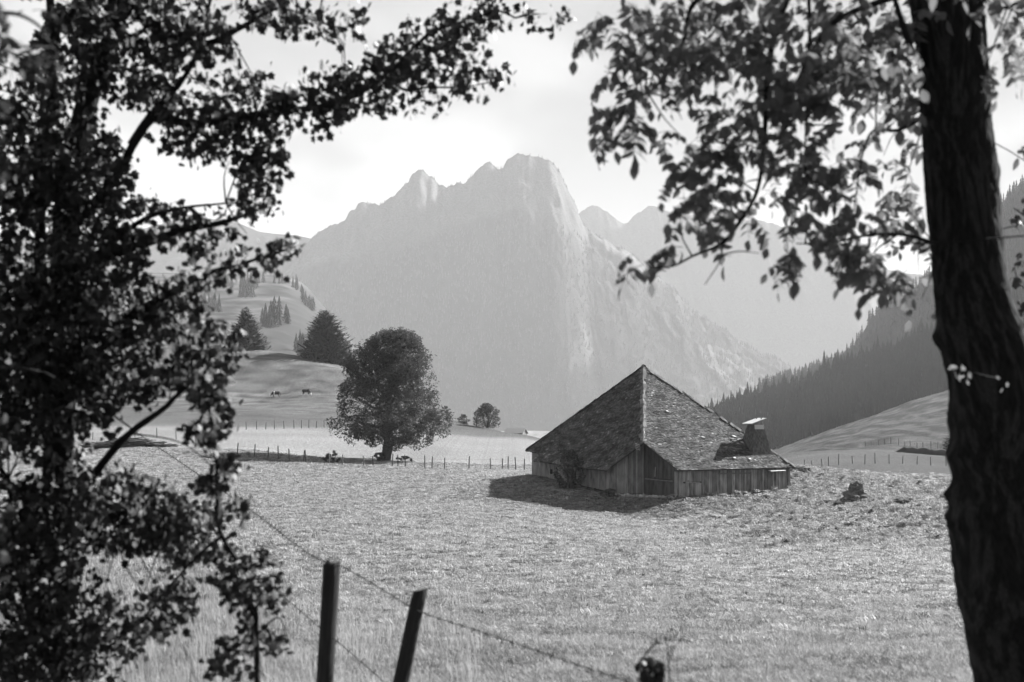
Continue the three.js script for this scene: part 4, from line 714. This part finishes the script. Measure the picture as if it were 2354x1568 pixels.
// pinnate leaves of an ash closer on the far left
{
  const t = thing('young_ash', 'few large drooping ash leaves at the top left corner', 'tree', [P(-60, 1, 4.2).x, groundY(-1.8, -4.2), -4.2]), blobs = [[50, 60, 60, 60, 4.2, 0.2, 0.5], [100, 160, 40, 40, 4.2, 0.2, 0.6], [20, 190, 60, 60, 4.2, 0.2, 0.6], [-200, 100, 200, 300, 4.2, 0.5, 0.7]];
  branches(t, [{ name: 'trunk', pts: [[-220, 2150, 4.2], [-210, 1500, 4.2], [-160, 600, 4.2], [-130, 60, 4.2], [-90, -300, 4.2]], r0: 0.05, r1: 0.012 }, { pts: [[-150, 200, 4.2], [-60, 60, 4.2], [20, 30, 4.2], [90, 60, 4.2], [120, 110, 4.2]], r0: 0.012, r1: 0.003 }], nearBark, blobs, 131);
  foliage(t, blobs, [pinnate(5, 4, 0.15, 0.05), pinnate(6, 3, 0.13, 0.055)], leafMat(0.05, 0.4), { pinnate: true, dense: 1.6, seed: 132, area: 2100, d: 4.2, perSprig: 3, sprig: 0.05, hang: 0.5 });
}
// thin young tree in front of the field
{
  const p0 = P(594, 1, 6.0), t = thing('sapling', 'thin kinked sapling with leaf tufts left of the fence posts', 'tree', [p0.x, groundY(p0.x, -6.0), -6.0]), D = 6.0;
  const blobs = [[490, 955, 38, 60, D, 0.25, 1.3], [465, 1005, 40, 35, D, 0.25, 0.9], [530, 1060, 28, 35, D, 0.2, 1.1], [500, 1110, 40, 38, D, 0.25, 1.2], [530, 1165, 40, 32, D, 0.2, 1.1], [465, 1200, 40, 35, D, 0.25, 0.9], [530, 1250, 30, 30, D, 0.2, 0.9], [540, 1310, 48, 50, D, 0.25, 1.2], [605, 1300, 38, 38, D, 0.25, 1.0], [555, 1390, 40, 35, D, 0.25, 1.1], [620, 1375, 38, 32, D, 0.25, 1.0], [575, 1470, 60, 42, D, 0.3, 1.1], [645, 1462, 28, 18, D, 0.2, 0.9], [525, 1530, 45, 40, D, 0.3, 1.1], [480, 880, 50, 45, D, 0.3, 1.2], [400, 1400, 40, 40, D, 0.2, 0.8], [340, 1430, 40, 30, D, 0.2, 0.8]];
  branches(t, [
    { name: 'trunk', pts: [[596, 1850, D], [594, 1640, D], [592, 1568, D], [589, 1479, D], [581, 1347, D], [540, 1280, D], [507, 1225, D], [499, 1141, D], [497, 1035, D], [476, 913, D], [470, 850, D]], r0: 0.018, r1: 0.008 },
    { pts: [[512, 1232, D], [454, 1278, D], [391, 1347, D], [338, 1410, D], [264, 1463, D]], r0: 0.009, r1: 0.003 },
    { pts: [[586, 1420, D], [540, 1350, D], [535, 1300, D]], r0: 0.008, r1: 0.003 }, { pts: [[588, 1460, D], [640, 1420, D], [660, 1465, D]], r0: 0.006, r1: 0.002 }], nearBark, blobs, 141);
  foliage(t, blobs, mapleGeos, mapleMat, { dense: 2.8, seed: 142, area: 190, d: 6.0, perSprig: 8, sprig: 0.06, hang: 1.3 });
}
// right tree
const lichenTex = noiseTex(512, (u, v) => 0.28 + 0.5 * smooth(-0.05, 0.25, tileNoise(u, v, 9, 5)) * (0.7 + 0.8 * tileNoise(v, u, 60, 3)) + 0.25 * tileNoise(u, v, 40, 4));      // grey lichen in patches on dark bark
{
  const D = 6.0, base = P(2400, 1, D), t = thing('ash_tree', 'big dark leaning ash trunk at right with hanging leafy branches', 'tree', [base.x, groundY(base.x, -D), -D]), o = t.position;
  { // trunk swept through measured widths, with burls and bark relief
    const prof = [[-420, 2130, 66], [-200, 2155, 74], [0, 2175, 80], [150, 2190, 77], [300, 2200, 78], [400, 2208, 82], [560, 2222, 79], [680, 2236, 84], [760, 2255, 95], [850, 2282, 102], [950, 2304, 113], [1100, 2316, 120], [1200, 2328, 138], [1300, 2342, 142], [1450, 2378, 152], [1568, 2402, 156], [1700, 2425, 172], [1830, 2440, 215]];
    const cx = pchip(prof.map(q => [q[0], q[1]])), hw = pchip(prof.map(q => [q[0], q[2]])), mb = new MB(), n = 240, seg = 72, s = D / FOCAL, rings = [];
    const burls = [[775, 3.0, 0.028, 22], [1050, 3.15, 0.03, 24], [1135, 3.0, 0.034, 22], [1195, 3.2, 0.04, 30], [395, 0.15, 0.02, 20], [560, 0.2, 0.015, 26], [960, 2.5, 0.03, 30], [1330, 2.2, 0.03, 50], [690, 0.3, 0.02, 26]];
    for (let j = 0; j <= n; j++) {
      const v = lerp(-420, 1830, j / n), c = P(cx(v), v, D), R = hw(v) * s, ring = [];
      for (let i = 0; i <= seg; i++) {
        const a = i % seg / seg * Math.PI * 2; let w = R * (1 + 0.05 * fbm3(Math.cos(a) * 1.2, Math.sin(a) * 1.2, v * 0.006, 3)) - 0.009 * Math.pow(Math.max(0, 1 - 4 * Math.abs(fbm3(Math.cos(a) * 7, Math.sin(a) * 7, v * 0.0045, 3))), 2) + 0.005 * fbm3(Math.cos(a) * 12, Math.sin(a) * 12, v * 0.02, 3);
        for (const [bv, ba, bh, bw] of burls) { const da = Math.atan2(Math.sin(a - ba), Math.cos(a - ba)); w += bh * Math.exp(-Math.pow((v - bv) / bw, 2) - da * da * 5) * (1 + 0.6 * fbm3(a * 3, v * 0.05, 1, 2)); }
        ring.push(mb.vert(c.x + Math.cos(a) * w - o.x, c.y - o.y, c.z - Math.sin(a) * w - o.z, i / seg * 3, v * 0.0013));
      }
      rings.push(ring);
    }
    for (let j = 0; j < n; j++) for (let i = 0; i < seg; i++) mb.quad(rings[j][i], rings[j + 1][i], rings[j + 1][i + 1], rings[j][i + 1]);
    part(t, 'trunk', mb.geo(), grey(0.05, 1, { map: lichenTex, bumpMap: lichenTex, bumpScale: 0.004 }));
  }
  const E = 5.7, blobs = [
    [1440, 60, 60, 60, E, 0.3, 0.8], [1520, 50, 90, 60, E, 0.4, 1.1], [1430, 150, 70, 60, E, 0.3, 0.9], [1540, 140, 80, 70, E, 0.4, 1.0], [1640, 60, 90, 70, E, 0.5, 1.1], [1750, 60, 90, 70, E, 0.5, 1.2], [1860, 60, 90, 65, E, 0.5, 1.1], [1980, 60, 90, 60, E, 0.5, 1.0], [2068, 70, 50, 70, 6.3, 0.5, 1.1], [1650, 160, 80, 60, E, 0.4, 1.0], [1760, 160, 80, 70, E, 0.4, 1.1], [1870, 150, 80, 60, E, 0.5, 1.1], [1990, 150, 90, 55, E, 0.5, 1.3], [2068, 190, 50, 60, 6.3, 0.4, 1.3],
    [1430, 270, 55, 35, E, 0.2, 1.0], [1390, 300, 28, 40, E, 0.2, 0.9], [1445, 335, 32, 30, E, 0.2, 0.9], [1490, 290, 25, 35, E, 0.2, 0.8], [1640, 260, 90, 50, E, 0.4, 1.0], [1740, 250, 70, 55, E, 0.4, 1.1], [1850, 230, 50, 50, E, 0.3, 0.9], [1920, 260, 40, 40, E, 0.3, 0.9], [2020, 240, 60, 30, E, 0.3, 0.7],
    [1620, 340, 75, 55, E, 0.4, 1.2], [1710, 350, 60, 50, E, 0.4, 1.1], [1590, 420, 60, 55, E, 0.4, 1.1], [1670, 440, 60, 60, E, 0.4, 1.0], [1600, 500, 50, 40, E, 0.3, 0.9], [1570, 560, 35, 35, E, 0.3, 0.9], [1650, 530, 45, 30, E, 0.3, 0.7], [1830, 330, 50, 50, E, 0.3, 0.5], [1900, 370, 60, 50, E, 0.4, 0.9], [1800, 420, 60, 45, E, 0.4, 0.9], [1880, 440, 60, 55, E, 0.4, 1.0], [1950, 400, 40, 50, E, 0.3, 0.9], [2048, 330, 50, 60, 6.3, 0.3, 0.6], [2078, 430, 45, 60, 6.3, 0.3, 0.9], [1950, 480, 50, 40, E, 0.3, 0.9], [1830, 520, 60, 45, E, 0.4, 0.9], [1910, 540, 60, 45, E, 0.4, 0.9], [1780, 590, 50, 40, E, 0.3, 0.6], [1880, 600, 60, 40, E, 0.4, 0.8], [1990, 570, 60, 50, E, 0.4, 1.0], [2058, 560, 60, 50, 6.3, 0.4, 1.0], [2000, 640, 40, 30, E, 0.3, 0.8], [2078, 640, 50, 45, 6.3, 0.4, 0.8], [2113, 700, 25, 35, 6.3, 0.2, 0.6], [1475, 605, 24, 18, E, 0.12, 1.5],
    [2305, 40, 45, 60, 5.6, 0.3, 0.8], [2320, 120, 40, 50, 5.6, 0.3, 0.8], [2285, 160, 20, 40, 5.6, 0.2, 0.5], [2350, 180, 30, 30, 5.6, 0.2, 0.6],
    [1850, -150, 550, 130, 5.9, 1.2, 0.6], [1900, -450, 800, 160, 5.6, 2.0, 0.4], [2700, 200, 300, 500, 6, 1.5, 0.3]];
  branches(t, [
    { pts: [[2150, -260, 6], [1990, -170, 5.8], [1860, -80, 5.7], [1802, 19, E], [1768, 141, E], [1758, 302, E], [1741, 438, E], [1708, 500, E], [1656, 561, E], [1595, 587, E], [1543, 613, E], [1491, 613, E]], r0: 0.022, r1: 0.003 },
    { pts: [[1708, 503, E], [1665, 560, E], [1655, 600, E], [1620, 655, E]], r0: 0.005, r1: 0.002 },
    { pts: [[1940, -140, 5.8], [1720, -60, E], [1595, 9, E], [1571, 94, E], [1520, 189, E], [1432, 248, E]], r0: 0.02, r1: 0.003 },
    { pts: [[2140, -30, 6], [2019, 5, 5.9], [1916, 52, 5.8], [1880, 100, E], [1855, 250, E], [1850, 400, E]], r0: 0.022, r1: 0.003 },
    { pts: [[1858, -40, 5.8], [1858, 120, E], [1826, 205, E], [1800, 320, E], [1770, 370, E]], r0: 0.01, r1: 0.003 },
    { pts: [[2130, 140, 6], [2100, 120, 5.9], [2070, 40, 5.8], [2040, -60, 5.8]], r0: 0.02, r1: 0.01 },
    { pts: [[2135, 260, 6], [2060, 300, 5.8], [2010, 300, 5.8], [1990, 330, 5.8], [1960, 500, 5.8]], r0: 0.012, r1: 0.003 },
    { pts: [[2150, 560, 5.9], [2080, 540, 5.8], [2000, 540, 5.75], [1900, 560, 5.7], [1830, 560, 5.7]], r0: 0.012, r1: 0.003 },
    { pts: [[2262, 0, 5.9], [2300, 20, 5.7], [2354, 0, 5.6], [2450, -60, 5.6]], r0: 0.01, r1: 0.006 },
  ], nearBark, blobs, 151, 0.5);
  const geos = [pinnate(1, 4, 0.17, 0.056), pinnate(2, 3, 0.15, 0.06), pinnate(3, 4, 0.16, 0.052), pinnate(4, 3, 0.13, 0.062)];
  foliage(t, blobs, geos, ashMat, { pinnate: true, dense: 1.75, seed: 152, area: 1500, d: 5.7, perSprig: 1.3, sprig: 0.05, hang: 0.5 });
  const sprout = new THREE.Group(); sprout.name = 'sprout'; sprout.userData.label = 'sunlit sprig of pale leaves in front of the trunk'; t.add(sprout);
  { const r = rng(155), g = lobedLeaf(0.035, false), m = leafMat(0.3, 0.45), st = new MB(); st.tube(curve([P(2300, 870, 5.9), P(2260, 862, 5.45), P(2215, 850, 5.4), P(2180, 845, 5.4)].map(q => q.sub(o)), 8), new Array(9).fill(0.002), 4); part(sprout, 'stem', st.geo(), nearBark);
    for (const [u, v] of [[2186, 845], [2193, 852], [2198, 868], [2205, 860], [2216, 862], [2220, 848], [2212, 838], [2222, 870], [2196, 840], [2228, 855], [2300, 868], [2312, 884], [2306, 892]]) { const q = part(sprout, 'leaf', g, m); q.position.copy(P(u, v, 5.38 + 0.06 * r()).sub(o)); q.quaternion.copy(anyRot(r, 1.4)); } }
}
// hedge foliage right of the trunk
{
  const t = thing('hedge_shrub', 'blurred shrub foliage right of the big trunk', 'shrub', [P(2480, 1, 7.5).x, groundY(P(2480, 1, 7.5).x, -7.5), -7.5]), blobs = [[2340, 640, 25, 45, 7.4, 0.2, 0.6], [2335, 480, 14, 12, 7.4, 0.1, 0.9], [2350, 500, 20, 14, 7.4, 0.1, 0.8], [2350, 700, 20, 40, 7.4, 0.2, 0.7], [2600, 700, 200, 300, 7.6, 0.5, 0.9]];
  branches(t, [{ name: 'trunk', pts: [[2500, 1700, 7.5], [2490, 1200, 7.5], [2470, 800, 7.5], [2440, 500, 7.5]], r0: 0.04, r1: 0.01 }, { pts: [[2470, 760, 7.5], [2400, 700, 7.4], [2340, 650, 7.4]], r0: 0.01, r1: 0.003 }, { pts: [[2450, 560, 7.5], [2390, 520, 7.4], [2330, 478, 7.4]], r0: 0.01, r1: 0.003 }], nearBark, blobs, 161);
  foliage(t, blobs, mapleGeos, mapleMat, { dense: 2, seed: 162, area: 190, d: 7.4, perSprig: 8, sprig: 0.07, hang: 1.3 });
}
// thin plant beside the stump
{
  const d = 5.4, p0 = P(1540, 1, d), t = thing('wild_plant', 'faint branching weed rising behind the fence stump', 'plant', [p0.x, groundY(p0.x, -d), -d]), blobs = [[1510, 1478, 14, 10, d, 0.06, 0.7], [1535, 1470, 14, 12, d, 0.06, 0.7], [1560, 1482, 14, 10, d, 0.06, 0.6], [1536, 1500, 10, 14, d, 0.05, 0.5], [1565, 1465, 10, 6, d, 0.05, 0.4], [1470, 1530, 10, 5, d, 0.05, 0.4]];
  branches(t, [{ name: 'stem', pts: [[1540, 1860, d], [1540, 1600, d], [1536, 1520, d], [1530, 1480, d], [1510, 1476, d]], r0: 0.004, r1: 0.001 }, { pts: [[1536, 1530, d], [1550, 1490, d], [1562, 1474, d]], r0: 0.002, r1: 0.001 }], nearBark, blobs, 171);
  foliage(t, blobs, [lobedLeaf(0.02, false)], mapleMat, { dense: 1, seed: 172, area: 40, d, perSprig: 4, sprig: 0.02, hang: 3.1 });
}
{
  const d = 5.1, p0 = P(1500, 1, d), t = thing('ivy', 'dark ivy leaves clinging to the split fence stump', 'plant', [p0.x, groundY(p0.x, -d), -d]), blobs = [[1484, 1528, 20, 14, d, 0.05, 1.1], [1515, 1530, 16, 12, d, 0.05, 1.0], [1496, 1550, 34, 16, d, 0.05, 0.9]];
  branches(t, [{ name: 'stem', pts: [[1490, 1880, d], [1492, 1700, d], [1486, 1560, d], [1500, 1525, d]], r0: 0.004, r1: 0.002 }], nearBark, blobs, 173);
  foliage(t, blobs, [lobedLeaf(0.03, true)], mapleMat, { dense: 1.2, seed: 174, area: 90, d, perSprig: 3, sprig: 0.02, hang: 1.4 });
}
// unseen trees added behind the viewer to shade the near trunks
{
  const r = rng(181), tr = new MB(), mb = new MB(), cl = [];
  tr.tube([new THREE.Vector3(0, -0.4, 0), new THREE.Vector3(0.1, 3, 0), new THREE.Vector3(0, 8, 0)], [0.25, 0.18, 0.06], 8);
  for (let k = 0; k < 150; k++) { const a = r() * 6.28, h = 0.6 + 9.4 * r(), q = Math.sqrt(r()) * 3.4 * Math.sin(Math.PI * clamp(0.15 + h / 12)); cl.push([new THREE.Vector3(Math.cos(a) * q, h, Math.sin(a) * q), 0.7, 26]); }
  leafCloud(mb, cl, 0, 26, 0.22, r); const tg = tr.geo(), cg = mb.geo(true);
  [[-9, 5], [-4.5, 7.5], [0.5, 6.5], [5, 7], [9.5, 4.5], [-12, 0.5], [12.5, -0.5], [-2, 12], [3.5, 12.5]].forEach(([x, z], i) => { const t = thing('added_shade_tree', 'unseen leafy tree added behind the viewpoint to shade the near trunks', 'tree', onGround(x, z), 'added shade trees behind the viewpoint'); t.rotation.y = i * 1.7; part(t, 'trunk', tg, nearBark); part(t, 'crown', cg, mapleMat, { kind: 'stuff' }); });
}

// ---------------------------------------------------------------- grass
{
  const tuft = (seed, blades, w, spread, splay = 0.5) => { const r = rng(seed), mb = new MB(); for (let k = 0; k < blades; k++) { const a = r() * 6.283, q = spread * Math.sqrt(r()), x = Math.cos(a) * q, z = Math.sin(a) * q, h = 0.55 + 0.45 * r(), l = (0.15 + splay * r()) * h, b = r() * 6.283, c = Math.cos(b), s = Math.sin(b); const v = [mb.vert(x - s * w, 0, z + c * w), mb.vert(x + s * w, 0, z - c * w), mb.vert(x + c * l * 0.35 - s * w * 0.7, h * 0.6, z + s * l * 0.35 + c * w * 0.7), mb.vert(x + c * l * 0.35 + s * w * 0.7, h * 0.6, z + s * l * 0.35 - c * w * 0.7), mb.vert(x + c * l, h * (1 - 0.35 * Math.min(1, l * l)), z + s * l)]; mb.quad(v[0], v[1], v[3], v[2]); mb.tri(v[2], v[3], v[4]); } return mb.geo(true); };
  const geos = [tuft(1, 10, 0.018, 0.35), tuft(2, 10, 0.02, 0.35), tuft(3, 12, 0.05, 0.5, 1.1), tuft(4, 12, 0.06, 0.5, 1.3)], mat = leafMat(0.31, 0.5, { roughness: 0.6, specularIntensity: 0.4 });
  const sets = geos.map(() => []), cols = geos.map(() => []), r = rng(191), q = new THREE.Quaternion(), e = new THREE.Euler();
  for (let k = 0; k < 520000; k++) {
    const d = 6.5 * Math.pow(150 / 6.5, Math.pow(r(), 0.9)), x = (r() * 2 - 1) * (0.45 * d + 1.5), z = -d, u = bearing(x, d);
    if (u < -250 || u > 2600) continue;
    const px = x - 11.9, pz = -z - 90, c = 0.906, s = 0.423, a = px * c + pz * s, b = -px * s + pz * c;      // inside the hut
    if (a > -2.6 && a < 10.3 && b > 0 && b < 18.8 && !(a < 0 && b < 4.4 - (a + 2.58) * 1.7)) continue;
    const far = r() < smooth(9, 48, d) ? 2 : 0, g = far + (r() < 0.5 ? 1 : 0), clump = fbm(x * 0.6, z * 0.6, 2) + 0.7 * fbm(x * 2.1 + 4, z * 1.6, 2), tall = smooth(900, 300, u) * smooth(30, 12, d);
    const h = (0.05 + 0.06 * r() + 0.09 * Math.max(0, clump)) * (1 + 0.9 * tall) * lerp(0.75, 1.15, smooth(9, 48, d)) * (r() < 0.03 ? 1.8 : 1), w = far ? (0.09 + 0.0028 * d) * (0.6 + 0.9 * r()) : 0.11;
    e.set((r() - 0.5) * 0.3, r() * 6.283, (r() - 0.5) * 0.3); q.setFromEuler(e);
    sets[g].push(new THREE.Matrix4().compose(new THREE.Vector3(x, groundY(x, z) - 0.01, z), q, new THREE.Vector3(w, h, w))); cols[g].push(clamp(0.42 + 0.9 * r() + 0.4 * clump, 0.22, 1.4));
  }
  const grp = add(new THREE.Group(), 'grass', { kind: 'stuff', label: 'short grazed grass covering the near pasture', category: 'grass' });
  geos.forEach((g, i) => instances(grp, 'grass_tufts', g, mat, sets[i], cols[i]));
  // rank tussocks right of the hut
  const ts = [], tc = [], tg = tuft(9, 40, 0.02, 0.5);
  for (let k = 0; k < 4500; k++) { const d = lerp(45, 110, r()), u = lerp(1620, 2300, r()), x = (u - U0) / FOCAL * d, f = fbm(x * 0.5, d * 0.35 + 8, 3); if (f < 0.08) continue; e.set(0, r() * 6.28, 0); q.setFromEuler(e); const w = 0.35 + 0.4 * r(); ts.push(new THREE.Matrix4().compose(onGround(x, -d, -0.02), q, new THREE.Vector3(w, 0.2 + 0.18 * r(), w))); tc.push(0.6 + 0.4 * r()); }
  instances(add(new THREE.Group(), 'grass', { kind: 'stuff', label: 'rank tussocks on the lumpy ground right of the hut', category: 'grass' }), 'tussocks', tg, mat, ts, tc);
  // tall seeding stems at lower left
  const ss = [], sg = tuft(12, 5, 0.02, 0.4);
  for (let k = 0; k < 2600; k++) { const d = lerp(7, 20, r() * r()), u = lerp(-50, 1100, r()), x = (u - U0) / FOCAL * d; if (fbm(x * 0.9, d * 0.7, 2) < 0) continue; e.set((r() - 0.5) * 0.5, r() * 6.28, (r() - 0.5) * 0.5); q.setFromEuler(e); ss.push(new THREE.Matrix4().compose(onGround(x, -d, -0.02), q, new THREE.Vector3(0.12, 0.2 + 0.25 * r(), 0.12))); }
  instances(add(new THREE.Group(), 'grass', { kind: 'stuff', label: 'longer seeding grass under the left foliage', category: 'grass' }), 'stems', sg, leafMat(0.34, 0.45), ss);
}
shade(scene);
renderer.render(scene, camera);
